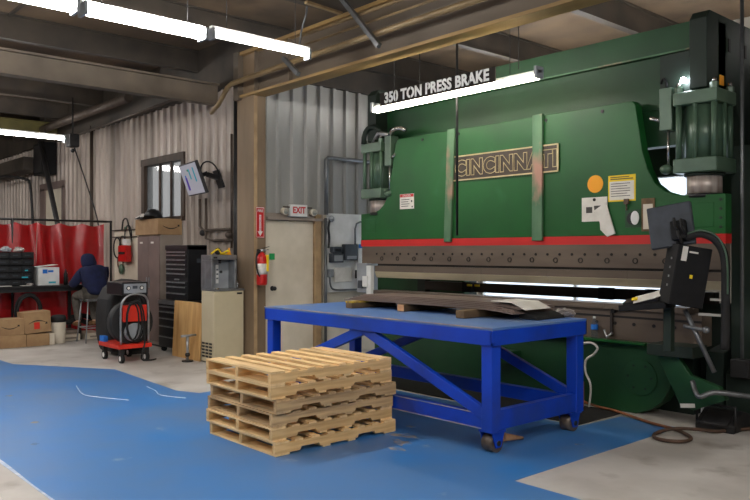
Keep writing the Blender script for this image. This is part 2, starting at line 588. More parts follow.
rnd = random.Random(11)
for (x, y, r_) in ((-4.53, 4.35, 0.11), (-4.38, 4.17, 0.10), (-4.28, 4.02, 0.07), (-4.75, 4.62, 0.05), (-7.1, 2.2, 0.05), (-3.4, 5.2, 0.04), (-6.3, 1.95, 0.035), (-8.6, 2.4, 0.05)):
    pts = [(x + r_ * 1.5 * rnd.uniform(0.35, 1.0) * math.cos(a), y + r_ * rnd.uniform(0.3, 1.0) * math.sin(a)) for a in [2 * PI * i / 13 for i in range(13)]]
    MB().prism(pts, 'z', 0.0005, 0.0026).build('worn_patch', 'wear', fl)
ce = MB().box(XL, YB, CEIL, XR, WY + 0.1, CEIL + 0.1).box(DX - 0.1, WY + 0.1, CEIL, XR, YF, CEIL + 0.1).build('ceiling', 'deck')
struct(ce, 'dim brown roof deck on steel purlins', 'ceiling')


def ibeam_poly(c, z0, z1, w, tf, tw):
    return [(c - w / 2, z0), (c + w / 2, z0), (c + w / 2, z0 + tf), (c + tw / 2, z0 + tf), (c + tw / 2, z1 - tf), (c + w / 2, z1 - tf), (c + w / 2, z1), (c - w / 2, z1), (c - w / 2, z1 - tf), (c - tw / 2, z1 - tf), (c - tw / 2, z0 + tf), (c - w / 2, z0 + tf)]


k = 0
x = -3.15 + 1.9 * 3
while x > XL + 0.5:
    y1 = YF if x > DX + 0.1 else WY
    MB().prism(ibeam_poly(x, 4.38, CEIL, 0.11, 0.02, 0.03), 'y', YB, y1).build('purlin', 'purlin', ce)
    x -= 1.9
for y0 in (-6.4, -3.2, 0.0, 3.0, 8.3):      # deck seams seen from below
    MB().box(-9 if y0 > 6 else XL, y0 - 0.02, CEIL - 0.03, XR, y0 + 0.02, CEIL).build('deck_seam', 'purlin', ce)
# main beam above the opening of the press bay
b = MB().prism(ibeam_poly(5.75, 3.75, 4.36, 0.06, 0.0, 0.06)[:2] + [(5.78, 4.33), (5.72, 4.33)], 'x', -9.3, XR).build('main_beam', 'beam', ce)
MB().box(-9.3, 5.63, 3.73, XR, 5.87, 3.765).build('flange', 'flange', b)
MB().box(-9.3, 5.63, 4.33, XR, 5.87, 4.375).build('flange', 'flange', b)
MB().box(-9.36, 5.6, 3.7, -9.24, 5.9, 4.38).build('end_plate', 'beam', b)
for x in (-8.9, -8.1):
    MB().box(x, 5.66, 3.765, x + 0.02, 5.84, 4.33).build('stiffener', 'beam', b)
# cross beams deeper in the left hall
for x, m_, za, zb in ((-17.1, 'olive', 4.05, 4.38), (-10.1, 'beam', 3.76, 4.08)):
    MB().prism(ibeam_poly(x, za, zb, 0.16, 0.03, 0.04), 'y', YB, WY - 0.14).build('cross_beam', m_, ce)


def corr_profile(a, b, period=0.25, rib=0.085, h=0.046):
    """positions along the wall with the depth of the profile, from a to b (a<b)"""
    out = [(a, 0.0)]
    k_ = math.floor(a / period) - 1
    while k_ * period < b:
        c0 = k_ * period + period / 2
        for t, d in ((-rib / 2, 0), (-rib / 2 + 0.018, h), (rib / 2 - 0.018, h), (rib / 2, 0)):
            if a < c0 + t < b:
                out.append((c0 + t, d))
        k_ += 1
    out.append((b, 0.0))
    return out


def corr_panel(axis, base, sgn, a, b, z0, z1, parent, material):
    pr = corr_profile(a, b)
    n = len(pr)
    v = []
    for z in (z0, z1):
        for t, d in pr:
            v.append((t, base + sgn * d, z) if axis == 'x' else (base + sgn * d, t, z))
    for z in (z0, z1):
        for t in (a, b):
            v.append((t, base - sgn * 0.03, z) if axis == 'x' else (base - sgn * 0.03, t, z))
    f = [(i, i + 1, n + i + 1, n + i) for i in range(n - 1)]
    q = 2 * n
    f += [(q, q + 1, q + 3, q + 2)]
    mb = MB()
    mb._add(v, f)
    me_o = mb.build('panel', material, parent)
    return me_o


# left corrugated wall with the window opening
wl = MB().box(XL, WY + 0.06, 0, DX - 0.05, WY + 0.1, 2.1).box(XL, WY + 0.06, 3.17, DX - 0.05, WY + 0.1, CEIL).box(XL, WY + 0.06, 2.1, -12.95, WY + 0.1, 3.17).box(-11.36, WY + 0.06, 2.1, DX - 0.05, WY + 0.1, 3.17).build('wall_left', 'plainwall')
struct(wl, 'corrugated metal wall panels with a window behind the tool chest')
xs = [-9.05, -10, -11, -11.36, -12.95, -14, -15, -16, -17, -18, -19, -20, -21, -22, -23]
for i in range(len(xs) - 1):
    a_, b_ = xs[i + 1], xs[i]
    if a_ == -12.95:
        for a2, b2 in ((-12.95, -12.15), (-12.15, -11.36)):
            corr_panel('x', WY, -1, a2, b2, 0, 2.1, wl, 'corr')
            corr_panel('x', WY, -1, a2, b2, 3.17, CEIL, wl, 'corr')
    else:
        corr_panel('x', WY, -1, a_, b_, 0, CEIL, wl, 'corr')

MB().box(XL, WY - 0.12, 4.02, DX - 0.05, WY + 0.06, CEIL).build('soffit_board', 'purlin', wl)
wn = thing('window_1', 'dark wood framed window with three panes above the cardboard box', 'window', (-12.15, WY, 2.1))
wn['kind'] = 'structure'
fr = MB()
fr.box(-12.97, WY - 0.05, 2.1, -12.86, WY + 0.12, 3.17).box(-11.45, WY - 0.05, 2.1, -11.34, WY + 0.12, 3.17)
fr.box(-12.97, WY - 0.06, 3.08, -11.34, WY + 0.12, 3.2).box(-12.97, WY - 0.08, 2.06, -11.34, WY + 0.12, 2.14)
fr.build('window_frame', 'brownwood', wn)
for x in (-12.33, -11.9):
    MB().box(x - 0.02, WY - 0.01, 2.14, x + 0.02, WY + 0.05, 3.08).build('mullion', 'brownwood', wn)
for a_, b_ in ((-12.86, -12.35), (-12.31, -11.92), (-11.88, -11.45)):
    MB().box(a_, WY + 0.015, 2.14, b_, WY + 0.022, 3.08).build('pane', 'window_glass', wn)

# door wall (faces the aisle)
wd = MB().box(DX - 0.1, WY, 0, DX - 0.06, YF, CEIL).build('wall_door', 'plainwall')
struct(wd, 'corrugated wall with the cream exit door beside the press')
ys = [5.88, 6.9, 7.9, 8.9, 9.9, YF]
for i in range(len(ys) - 1):
    corr_panel('y', DX, 1, ys[i], ys[i + 1], 2.1, 4.06, wd, 'corr_b')
MB().box(DX - 0.05, 6.93, 0, DX + 0.005, YF, 2.1).build('lower_lining', 'cream', wd)
MB().box(DX - 0.05, 5.95, 4.06, DX + 0.04, YF, CEIL).build('soffit_board', 'purlin', wd)
MB().box(DX - 0.05, 5.95, 4.03, DX + 0.07, YF, 4.07).build('eave_strip', 'purlin', wd)

dr = thing('door_1', 'scuffed cream steel exit door under the red lettered sign', 'door', (DX, 6.35, 0))
dr['kind'] = 'structure'
MB().box(DX - 0.04, 5.89, 0.01, DX + 0.0, 6.75, 1.99).build('door_leaf', 'cream', dr, 0.003)
MB().box(DX - 0.05, 6.76, 0, DX + 0.05, 6.87, 2.1).build('door_frame', 'tan_frame', dr, 0.004)
MB().box(DX - 0.05, 5.90, 2.0, DX + 0.07, 6.92, 2.04).box(DX - 0.03, 5.90, 2.04, DX + 0.02, 6.92, 2.1).build('door_head', 'locker_s', dr, 0.004)
h = MB().cyl((DX, 6.02, 1.02), (DX + 0.05, 6.02, 1.02), 0.012, 10)
h.sphere((DX + 0.065, 6.02, 1.02), 0.03).cyl((DX, 6.02, 1.02), (DX + 0.008, 6.02, 1.02), 0.035, 14)
h.build('door_knob', 'dark', dr)

# corner column
cl = MB().box(-9.34, 5.69, 0, -8.95, 5.88, 4.36).build('trim_1', 'column', bevel=0.004)
struct(cl, 'tan steel corner column carrying the main beam', 'column')
MB().box(-9.36, 5.665, 0, -8.93, 5.69, 3.73).build('column_flange', 'column', cl)
MB().box(-8.95, 5.67, 0, -8.925, 5.725, 3.73).build('corner_angle', 'tan_frame', cl)
MB().box(-9.45, 5.66, 0, -8.85, 6.0, 0.02).build('base_plate', 'dark', cl)

# remaining enclosure
w2 = MB().box(XL, YB - 0.1, 0, XR, YB, CEIL).build('wall_back', 'plainwall'); struct(w2, 'grey rear wall of the hall behind the aisle')
w3 = MB().box(XR, YB, 0, XR + 0.1, YF, CEIL).build('wall_right', 'plainwall'); struct(w3, 'grey wall at the right end of the hall')
w4 = MB().box(XL - 0.1, YB, 0, XL, WY, CEIL).build('wall_end', 'plainwall'); struct(w4, 'grey wall at the far left end of the hall')
w5 = MB().box(DX, YF, 0, -8.9, YF + 0.1, CEIL).box(-5.0, YF, 0, XR, YF + 0.1, CEIL).box(-8.9, YF, 0, -5.0, YF + 0.1, 0.3).box(-8.9, YF, 2.66, -5.0, YF + 0.1, CEIL).build('wall_rear', 'plainwall')
struct(w5, 'rear wall of the press bay with a daylight opening')
wn2 = thing('window_2', 'wide daylight window seen behind the press between its dies', 'window', (-6.65, YF, 0.3))
wn2['kind'] = 'structure'
MB().box(-8.9, YF, 0.3, -5.0, YF + 0.08, 0.36).box(-8.9, YF, 2.63, -5.0, YF + 0.08, 2.66).build('window_frame', 'white', wn2)
for i in range(2):
    x0 = -8.9 + i * 1.95
    MB().box(x0 - 0.025, YF, 0.36, x0 + 0.025, YF + 0.08, 2.63).build('mullion', 'white', wn2)
    MB().box(x0 + 0.025, YF + 0.03, 0.36, x0 + 1.925, YF + 0.036, 2.63).build('pane', 'frost', wn2)


# ================================================================== LIGHT FIXTURES
def strip_light(name, label, cx, y0, y1, z, tube, along='y', width=0.16, group=None, wires=True, lens=True, n=2):
    ln = y1 - y0
    mid = (y0 + y1) / 2
    base = (cx, mid, z) if along == 'y' else (mid, cx, z)
    t = thing(name, label, 'lamp', base, (0, 0, 0 if along == 'y' else -PI / 2), group)
    hl = ln / 2
    MB().prism([(-0.025, 0.06 if lens else 0.0), (0.025, 0.06 if lens else 0.0), (0.025, 0.09 if lens else 0.03), (-0.025, 0.09 if lens else 0.03)], 'y', -hl, hl).build('channel', 'white', t, local=True)
    if lens is None:
        MB().prism([(-width / 2, -0.03), (-0.04, 0.004), (0.04, 0.004), (width / 2, -0.03), (width / 2, -0.024), (0.04, 0.012), (-0.04, 0.012), (-width / 2, -0.024)], 'y', -hl, hl).build('reflector', 'white', t, local=True)
    if lens:
        pts = [(width * 0.46 * math.cos(a), 0.02 - width * 0.32 * math.sin(a)) for a in [2 * PI * i / 14 for i in range(14)]]
        MB().prism(pts, 'y', -hl + 0.03, hl - 0.03).build('tube', tube, t, local=True)
    else:
        for i in range(n):
            xx = (i - (n - 1) / 2) * 0.05
            MB().cyl((xx, -hl + 0.03, -0.035), (xx, hl - 0.03, -0.035), 0.021, 10).build('tube', tube, t, local=True)
    for s in (-1, 1):
        MB().box(-width * 0.45, s * hl - 0.03 * (s > 0), -0.05, width * 0.45, s * hl + 0.03 * (s < 0), 0.065).build('end_cap', 'grey', t, local=True)
    if wires:
        for s in (-0.7, 0.7):
            MB().cyl((0, s * hl, 0.05), (0, s * hl, CEIL - z), 0.004, 5).build('hanger_wire', 'dark', t, local=True)
    return t


# visible rows
strip_light('strip_light', 'bright strip lamp hung nearest the roof beam, right half of the upper row', -6.72, 3.76, 4.98, 3.72, 'tube_cool', width=0.11, group='cool strip lamps along the roof')
strip_light('strip_light', 'bright strip lamp cut by the top edge, left of the lamp by the beam', -6.74, 2.48, 3.70, 3.70, 'tube_cool', width=0.19, group='cool strip lamps along the roof')
strip_light('strip_light', 'strip lamp end at the very top left corner of the photo', -6.74, 1.22, 2.44, 3.70, 'tube_cool', width=0.19, group='cool strip lamps along the roof')
strip_light('strip_light', 'thin strip lamp above the red curtain', -14.1, 2.5, 4.9, 3.60, 'tube_cool', width=0.085, group='cool strip lamps along the roof')
# extra roof lamps added out of view to brighten the hall
out_lab = 'strip lamp added near the blue aisle for more light, out of view'
for (x, y) in ((-2.0, -0.8), (-10.4, 1.1), (-14.1, 0.9), (-6.7, -0.4), (-2.4, -3.6), (0.9, 3.4), (-18.2, 2.0), (1.6, -1.0), (-0.8, 2.3)):
    strip_light('strip_light', out_lab, x, y - 1.22, y + 1.22, 3.70, 'tube_cool', width=0.17, group='added roof lamps out of view', wires=False)

for x0, lab in ((-7.9, 'unseen strip lamp added behind the crown, door wall side'), (-5.2, 'unseen strip lamp added behind the crown, near its right housing')):
    strip_light('strip_light', lab, 8.7, x0, x0 + 2.44, 3.85, 'tube_cool', along='x', width=0.11, group='added press bay lamps', wires=False)  # added lamps, hidden by the crown, to lift the dark bay roof
# warm lamp with its stencilled sign
sl = strip_light('sign_lamp', 'warm strip lamp carrying the stencilled press sign', 6.0, -6.78, -4.36, 3.27, 'tube_warm', along='x', width=0.13, lens=False, n=2)
sg = thing('hanging_sign', 'dark stencilled sign reading 350 TON PRESS BRAKE on the warm lamp', 'sign', (-5.72, 5.9, 3.28))
MB().box(-6.56, 5.90, 3.255, -4.83, 5.912, 3.405).build('sign_board', 'plate_dark', sg)
lt = split_letters(text_obj('lettering', '350 TON PRESS BRAKE', 0.165, 'white', sg, (-5.695, 5.897, 3.33), depth=0.002, weight=0.006, sx=0.915, space=1.04))
for (n_, a_, b_), ch in zip(lt, '350TONPRESSBRAKE'):
    xc = -5.695 + (a_ * 0.45 + b_ * 0.55)
    if ch in '0OPRBA':
        MB().box(xc - 0.005, 5.8935, 3.265, xc + 0.005, 5.8945, 3.395).build('stencil_bridge', 'plate_dark', sg)

# ================================================================== PRESS BRAKE
PX, PY = -5.275, 6.6
pb = thing('press_brake', 'huge green hydraulic press brake with red stripe and brown name plate', 'press', (PX, PY, 0))


def arc(cx, cz, r, a0, a1, n=8):
    return [(cx + r * math.cos(R(a0 + (a1 - a0) * i / n)), cz + r * math.sin(R(a0 + (a1 - a0) * i / n))) for i in range(n + 1)]


# ram: wide foot, narrower head with concave shoulders
left_c = [(-7.72, 2.05), (-7.50, 2.055), (-7.36, 2.09), (-7.26, 2.16), (-7.19, 2.27), (-7.145, 2.42), (-7.10, 2.62), (-7.04, 2.94), (-6.99, 2.985)]
right_c = [(-3.73, 2.985), (-3.70, 2.94), (-3.63, 2.50), (-3.575, 2.32), (-3.50, 2.18), (-3.40, 2.10), (-3.28, 2.06), (-3.14, 2.05), (-2.85, 2.05)]
ram_poly = [(-7.72, 1.70)] + left_c + right_c + [(-2.85, 1.70)]
ram = MB().prism(ram_poly, 'y', 6.6, 6.72).build('ram', 'green', pb, 0.004)
MB().box(-7.72, 6.598, 1.615, -2.85, 6.72, 1.70).build('red_stripe', 'red_stripe', pb)
# bolts along the top edge of the ram
for x in (-6.55, -5.95, -4.72, -4.05):
    MB().cyl((x, 6.6, 2.93), (x, 6.592, 2.93), 0.018, 8).build('bolt', 'dark', ram)
MB().box(-7.62, 6.594, 1.80, -7.42, 6.6, 1.98).build('cover_plate', 'green', ram, 0.003)
MB().box(-3.2, 6.594, 1.76, -2.95, 6.6, 1.98).build('cover_plate', 'green', ram, 0.003)
for (z_) in (1.76, 1.84, 1.92, 2.0):
    MB().cyl((-2.89, 6.6, z_), (-2.89, 6.593, z_), 0.013, 8).build('bolt', 'dark', ram)
# straps
for (x0, x1, xt0, xt1) in ((-6.165, -6.055, -6.105, -5.985), (-4.88, -4.75, -4.87, -4.745)):
    MB().prism([(x0, 1.66), (x1, 1.66), (xt1, 3.0), (xt0, 3.0)], 'y', 6.565, 6.6).build('strap', 'strap', pb, 0.004)
# name plate
npl = MB().box(-6.12, 6.585, 2.38, -4.555, 6.6, 2.665).build('name_plate', 'plate_brown', pb)
e_ = MB()
e_.box(-6.12, 6.58, 2.655, -4.555, 6.586, 2.67).box(-6.12, 6.58, 2.375, -4.555, 6.586, 2.39).box(-6.125, 6.58, 2.375, -6.11, 6.586, 2.67).box(-4.57, 6.58, 2.375, -4.552, 6.586, 2.67)
e_.build('border', 'gold', npl)
split_letters(text_obj('lettering', 'CINCINNATI', 0.235, 'gold', npl, (-5.28, 6.582, 2.512), outline=0.0045, weight=0.012, sx=1.0, space=1.06))

# stickers and papers on the ram


def sticker(name, x0, z0, x1, z1, m_, lab=None, y=6.597, par=None):
    o = MB().box(x0, y, z0, x1, 6.6005, z1).build(name, m_, par or ram)
    if lab:
        o['label'] = lab
    return o


st = sticker('danger_label', -6.955, 2.085, -6.70, 2.275, 'paper', 'white danger label with red header')
sd = sticker('label_header', -6.95, 2.235, -6.705, 2.272, 'red', y=6.5955)
text_obj('label_word', 'DANGER', 0.036, 'white', ram, (-6.828, 6.595, 2.253), depth=0.0003)
q = MB()
for i in range(4):
    q.box(-6.93, 6.596, 2.20 - i * 0.028, -6.78 - 0.02 * (i % 2), 6.5975, 2.208 - i * 0.028)
q.cyl((-6.73, 6.5975, 2.11), (-6.73, 6.596, 2.11), 0.012, 8).cyl((-6.74, 6.5975, 2.18), (-6.74, 6.596, 2.18), 0.014, 8)
q.build('label_print', 'print', ram)
o = MB().cyl((-4.13, 6.6, 2.217), (-4.13, 6.596, 2.217), 0.088, 28, False).build('round_sticker', 'orange', ram)
st = sticker('warning_label', -3.985, 2.03, -3.695, 2.285, 'yellow', 'yellow bordered warning label')
sticker('label_sheet', -3.97, 2.045, -3.71, 2.225, 'paper', y=6.5955)
q = MB()
for i in range(6):
    q.box(-3.955, 6.5945, 2.20 - i * 0.024, -3.75 - 0.03 * (i % 3 == 1), 6.5958, 2.206 - i * 0.024)
q.box(-3.96, 6.5945, 2.243, -3.72, 6.597, 2.252).box(-3.96, 6.5945, 2.262, -3.76, 6.597, 2.270)
q.build('label_print', 'print', ram)
# pinned papers: a square sheet and a folded one hanging off it
pa = MB().box(-4.28, 6.592, 1.845, -3.995, 6.5995, 2.085).build('pinned_sheet', 'paper', ram)
fold = MB()
fold.prism([(-4.13, 1.95), (-4.0, 2.03), (-3.985, 1.98), (-3.90, 1.72), (-3.985, 1.69), (-4.06, 1.76), (-4.065, 1.83)], 'y', 6.575, 6.588)
fold.build('hanging_paper', 'paper', ram)
MB().cyl((-4.135, 6.592, 2.06), (-4.135, 6.584, 2.06), 0.016, 8).build('push_pin', 'ink_black', ram)
MB().prism([(-4.14, 2.0), (-4.02, 2.0), (-4.13, 1.93)], 'y', 6.588, 6.5915).box(-4.23, 6.5905, 1.93, -4.16, 6.5925, 1.99).build('label_print', 'print', ram)
# sensor bracket, oval glass and old placard
MB().box(-3.80, 6.592, 1.775, -3.64, 6.6, 1.945).build('sight_frame', 'green_dk', ram)
MB().cyl((-3.72, 6.592, 1.86), (-3.72, 6.586, 1.86), 0.062, 20).build('dark_lens', 'dark', ram)
ov = MB()
pts = [(-3.693 + 0.042 * math.cos(2 * PI * i / 18), 1.865 + 0.066 * math.sin(2 * PI * i / 18)) for i in range(18)]
ov.prism(pts, 'y', 6.578, 6.586).build('oval_reflector', 'white', ram)
MB().box(-3.805, 6.57, 2.0, -3.76, 6.6, 2.05).cyl((-3.78, 6.58, 2.0), (-3.78, 6.58, 1.94), 0.008, 6).build('red_indicator', 'hose', ram)
MB().box(-3.63, 6.588, 1.735, -3.50, 6.6, 2.045).build('old_placard', 'block', ram)
MB().box(-3.61, 6.583, 1.755, -3.515, 6.589, 1.99).build('placard_paper', 'edge_wear' if False else 'cream', ram)

# clamp plate below the stripe with two rows of bolt holes
cp = MB().box(-7.70, 6.60, 1.385, -2.85, 6.70, 1.615).build('clamp_plate', 'tool_steel', pb)
i = 0
x = -7.4
while x < -3.0:
    MB().cyl((x, 6.601, 1.515), (x, 6.594, 1.515), 0.014, 8).build('bolt_hole', 'ink_black', cp)
    if i % 2 == 0:
        MB().tube([(x + 0.1 + 0.024 * math.cos(a), 6.597, 1.455 + 0.024 * math.sin(a)) for a in [2 * PI * k / 10 for k in range(10)]], 0.006, 5, closed=True).build('clamp_screw', 'tool_steel_dk', cp)
    i += 1
    x += 0.15
MB().box(-7.40, 6.62, 1.35, -2.85, 6.69, 1.385).build('clamp_gap', 'ink_black', pb)
for i in range(5):
    x0 = -7.40 + i * 0.91
    pch = MB().prism([(6.565, 1.36), (6.66, 1.36), (6.66, 1.29), (6.62, 1.205), (6.60, 1.205), (6.565, 1.285)], 'x', x0, x0 + 0.907).build('punch', 'tool_steel', pb)
    MB().prism([(6.565, 1.285), (6.60, 1.207), (6.595, 1.205), (6.56, 1.283)], 'x', x0, x0 + 0.907).build('punch_edge', 'brass_edge', pch)
# back gauge behind the dies
bgx = MB().box(-7.3, 7.40, 1.022, -3.3, 7.5, 1.138).build('back_gauge', 'tool_steel_dk', pb)
for x in (-6.55, -4.55, -4.0):
    MB().box(x, 7.33, 1.02, x + 0.16, 7.40, 1.15).build('gauge_finger', 'black', bgx)
MB().box(-6.45, 7.31, 1.10, -6.38, 7.33, 1.125).box(-6.32, 7.31, 1.10, -6.25, 7.33, 1.125).build('yellow_tag', 'yellow', bgx)
# lower die and bed
for i in range(5):
    x0 = -7.40 + i * 0.85
    MB().prism([(6.54, 0.985), (6.74, 0.985), (6.74, 1.04), (6.66, 1.04), (6.64, 1.01), (6.62, 1.04), (6.54, 1.04)], 'x', x0, x0 + 0.847).build('lower_die', 'tool_steel', pb)
bp = MB().box(-7.45, 6.58, 0.69, -3.05, 6.78, 0.985).build('bed_rail', 'tool_steel', pb, 0.003)
MB().box(-7.45, 6.572, 0.905, -3.05, 6.58, 0.925).build('rail_groove', 'ink_black', bp)
x = -7.3
while x < -3.1:
    MB().cyl((x, 6.581, 0.85), (x, 6.573, 0.85), 0.017, 8).build('bolt_hole', 'ink_black', bp)
    x += 0.2
for x in (-3.93,):
    MB().box(x - 0.012, 6.555, 0.72, x + 0.012, 6.58, 0.96).build('bracket', 'tool_steel_dk', bp)
    MB().cyl((x + 0.03, 6.57, 0.97), (x + 0.03, 6.53, 0.97), 0.022, 8).build('knob', 'black', bp)
MB().tube([(-4.0, 6.55, 0.78), (-3.96, 6.53, 0.71), (-3.91, 6.55, 0.76)], 0.012, 6).build('clip', 'alu', bp)
# green bed plate with rounded lower corner
bed = [(-7.45, 0.0), (-3.70, 0.0), (-3.56, 0.05), (-3.44, 0.14), (-3.36, 0.27), (-3.335, 0.40), (-3.37, 0.54), (-3.45, 0.64), (-3.53, 0.69), (-7.45, 0.69)]
bd = MB().prism(bed, 'y', 6.6, 6.78).build('bed', 'green_dk', pb, 0.006)
MB().box(-7.45, 6.495, 0.67, -3.55, 6.6, 0.69).build('bed_ledge', 'green', bd)
cv = MB().cyl((-3.65, 6.6, 0.355), (-3.65, 6.588, 0.355), 0.175, 32, False).build('round_cover', 'green_dk', bd, 0.003)
for a in range(6):
    MB().cyl((-3.65 + 0.12 * math.cos(a * PI / 3), 6.588, 0.355 + 0.12 * math.sin(a * PI / 3)), (-3.65 + 0.12 * math.cos(a * PI / 3), 6.583, 0.355 + 0.12 * math.sin(a * PI / 3)), 0.012, 8).build('bolt', 'housing', bd)
MB().box(-5.35, 6.45, 0.33, -5.05, 6.6, 0.47).build('junction_box', 'green_dk', bd, 0.006)
# crown (upper beam); its darker green stands in for the dim light
cr = MB().box(-7.55, 6.80, 2.55, -3.0, 6.95, 3.62).build('crown', 'green_dk', pb)
MB().box(-7.55, 6.73, 3.40, -3.16, 6.80, 3.66).build('crown_head', 'green_dk', cr, 0.003)
MB().box(-7.55, 6.715, 3.40, -3.16, 6.73, 3.415).build('crown_lip', 'strap', cr)
MB().box(-7.55, 6.78, 2.9, -3.16, 6.802, 3.40).build('crown_face', 'green_dk', cr)
# side housings: C frames
for sx, xa, xb in ((1, -3.16, -3.0), (-1, -7.55, -7.39)):
    hp = [(6.57, 3.0), (6.57, 3.62), (6.63, 3.69), (8.6, 3.69), (8.6, 0.0), (6.9, 0.0), (6.9, 0.62), (7.5, 0.72), (7.5, 2.5), (7.1, 3.0)]
    ho = MB().prism(hp, 'x', xa, xb).build('side_housing', 'housing', pb, 0.006)
    for yy in (7.0, 7.35, 7.6):
        MB().box(xb, yy, 3.38, xb + 0.006, yy + 0.04, 3.50).build('slot', 'ink_black', ho)
    if sx > 0:
        MB().box(xa - 0.3, 6.62, 3.0, xa, 6.78, 3.36).build('lamp_bracket', 'housing', ho)
        MB().box(xb, 6.82, 3.05, xb + 0.006, 6.9, 3.14).build('yellow_tag', 'orange', ho)
        MB().box(xb + 0.05, 7.35, 0.0, xb + 0.3, 7.55, 3.3).build('guide_post', 'housing', ho)
        MB().box(xb + 0.05, 6.95, 0.0, xb + 0.25, 7.1, 2.5).build('rear_cover', 'housing', ho)
        MB().prism([(6.86, 0.0), (7.4, 0.0), (7.4, 0.5), (7.1, 0.62), (6.86, 0.44)], 'x', xa + 0.2, xb + 0.28).build('floor_foot', 'housing', ho)
MB().box(-8.5, 7.6, 0.0, -6.75, 7.7, 1.75).build('rear_guard', 'green_dk', pb)
MB().box(-3.6, 7.62, 0.0, -3.16, 7.72, 1.02).build('rear_guard', 'housing', pb)
MB().box(-7.3, 6.95, 0.0, -3.3, 7.1, 0.9).build('floor_blackout', 'housing', pb)  # dark box added to hide the lit floor behind the bed
MB().box(-4.7, 8.25, 2.41, -3.18, 8.32, 3.6).build('wall_blackout', 'housing', pb)  # dark panel added to keep the lit rear wall black here
MB().box(-3.85, 8.25, 1.75, -3.18, 8.32, 2.42).build('wall_blackout', 'housing', pb)  # second dark panel, added over a lit strip of rear wall
MB().box(-2.98, 8.1, 0.0, -2.45, 8.5, 3.2).build('side_blackout', 'housing', pb)  # dark box added to hide the bright wall right of the housing
led = MB().sphere((-3.215, 6.575, 3.09), 0.028, 10, 6).build('work_light', 'led', pb)

# hydraulic cylinders
for cx in (-3.10, -7.46):
    cy = 6.74
    hc = MB().box(cx - 0.20, cy - 0.20, 2.25, cx + 0.20, cy + 0.20, 2.38).build('hydraulic_cylinder', 'green_cyl', pb, 0.008)
    MB().box(cx - 0.20, cy - 0.20, 2.86, cx + 0.20, cy + 0.20, 2.98).build('top_flange', 'green_cyl', hc, 0.008)
    MB().cyl((cx, cy, 2.38), (cx, cy, 2.86), 0.165, 28).build('barrel', 'green_cyl', hc)
    for sx in (-1, 1):
        for sy in (-1, 1):
            MB().cyl((cx + sx * 0.16, cy + sy * 0.16, 2.36), (cx + sx * 0.16, cy + sy * 0.16, 2.9), 0.026, 10).build('tie_rod', 'green_cyl', hc)
            MB().cyl((cx + sx * 0.16, cy + sy * 0.16, 2.98), (cx + sx * 0.16, cy + sy * 0.16, 3.03), 0.036, 6, False).build('tie_nut', 'green_cyl', hc)
            MB().cyl((cx + sx * 0.16, cy + sy * 0.16, 3.03), (cx + sx * 0.16, cy + sy * 0.16, 3.07), 0.02, 8).build('rod_end', 'chrome', hc)
    for sx, sy in ((0, -1), (1, 0), (-1, 0), (0, 1)):
        MB().cyl((cx + sx * 0.178, cy + sy * 0.178, 2.36), (cx + sx * 0.178, cy + sy * 0.178, 2.9), 0.022, 10).build('tie_rod', 'green_cyl', hc)
    MB().cyl((cx, cy, 2.06), (cx, cy, 2.225), 0.15, 28).build('piston_rod', 'rod_steel', hc)
    MB().cyl((cx, cy, 2.225), (cx, cy, 2.25), 0.17, 28).build('gland', 'housing', hc)
    MB().cyl((cx, cy, 2.03), (cx, cy, 2.065), 0.16, 28).build('rod_pad', 'dark', hc)
    s = -1 if cx > -5 else 1
    vx = cx + s * 0.29
    vb = MB().box(vx - 0.06, 6.58, 2.66, vx + 0.06, 6.72, 3.05).build('valve_block', 'green_cyl', hc, 0.006)
    MB().cyl((vx + 0.02, 6.60, 2.66), (vx + 0.02, 6.60, 2.34), 0.012, 8).build('pilot_pipe', 'chrome', hc)
    MB().sphere((vx, 6.60, 2.30), (0.06, 0.05, 0.045)).build('pipe_elbow', 'green_cyl', hc)
    MB().tube(bez((vx, 6.62, 3.05), (vx, 6.6, 3.15), (vx + s * 0.05, 6.62, 3.18), (vx + s * 0.06, 6.62, 3.1), 6), 0.012, 6).build('hydraulic_hose', 'black', hc)
    MB().cyl((vx + s * 0.06, 6.60, 2.76), (vx + s * 0.15, 6.58, 2.79), 0.02, 10).build('solenoid', 'chrome', hc)
    if cx < -5:
        MB().tube(bez((cx - 0.15, 6.55, 2.98), (cx - 0.15, 6.55, 3.25), (cx + 0.1, 6.55, 3.25), (cx + 0.15, 6.6, 3.08), 8), 0.035, 8).build('hydraulic_hose', 'housing', hc)
        MB().tube(bez((cx + 0.33, 6.6, 3.06), (cx + 0.4, 6.55, 3.12), (cx + 0.55, 6.55, 3.14), (cx + 0.62, 6.6, 3.08), 8), 0.03, 8).build('steel_elbow', 'chrome', hc)
        MB().tube([(cx - 0.02, 6.6, 2.98), (cx + 0.12, 6.58, 3.1), (cx + 0.3, 6.6, 3.06)], 0.03, 8).build('steel_elbow', 'alu', hc)

# foot plate and junk at the right base
MB().prism([(-3.40, 0.70), (-3.22, 0.70), (-3.05, 0.47), (-2.80, 0.40), (-2.74, 0.30), (-3.02, 0.17), (-3.14, 0.20)], 'y', 6.36, 6.42).build('swing_foot', 'green_dk', pb, 0.004)
MB().box(-3.42, 6.3, 0.62, -3.0, 6.58, 0.72).build('arm_bracket', 'housing', pb, 0.004)

# light grey guard box at the left end of the dies
gb = thing('guard_box', 'light grey guard sensor box at the left end of the dies', 'sensor', (-7.55, 6.62, 0.98))
MB().box(-7.72, 6.52, 1.0, -7.5, 6.6, 1.39).build('housing_box', 'grey', gb, 0.006)
MB().box(-7.5, 6.5, 0.95, -7.41, 6.56, 1.36).build('rail', 'white', gb, 0.004)
MB().box(-7.56, 6.48, 1.08, -7.46, 6.52, 1.22).build('bracket', 'white', gb, 0.004)
MB().box(-7.66, 6.49, 1.06, -7.58, 6.52, 1.16).build('dark_port', 'greydk', gb)

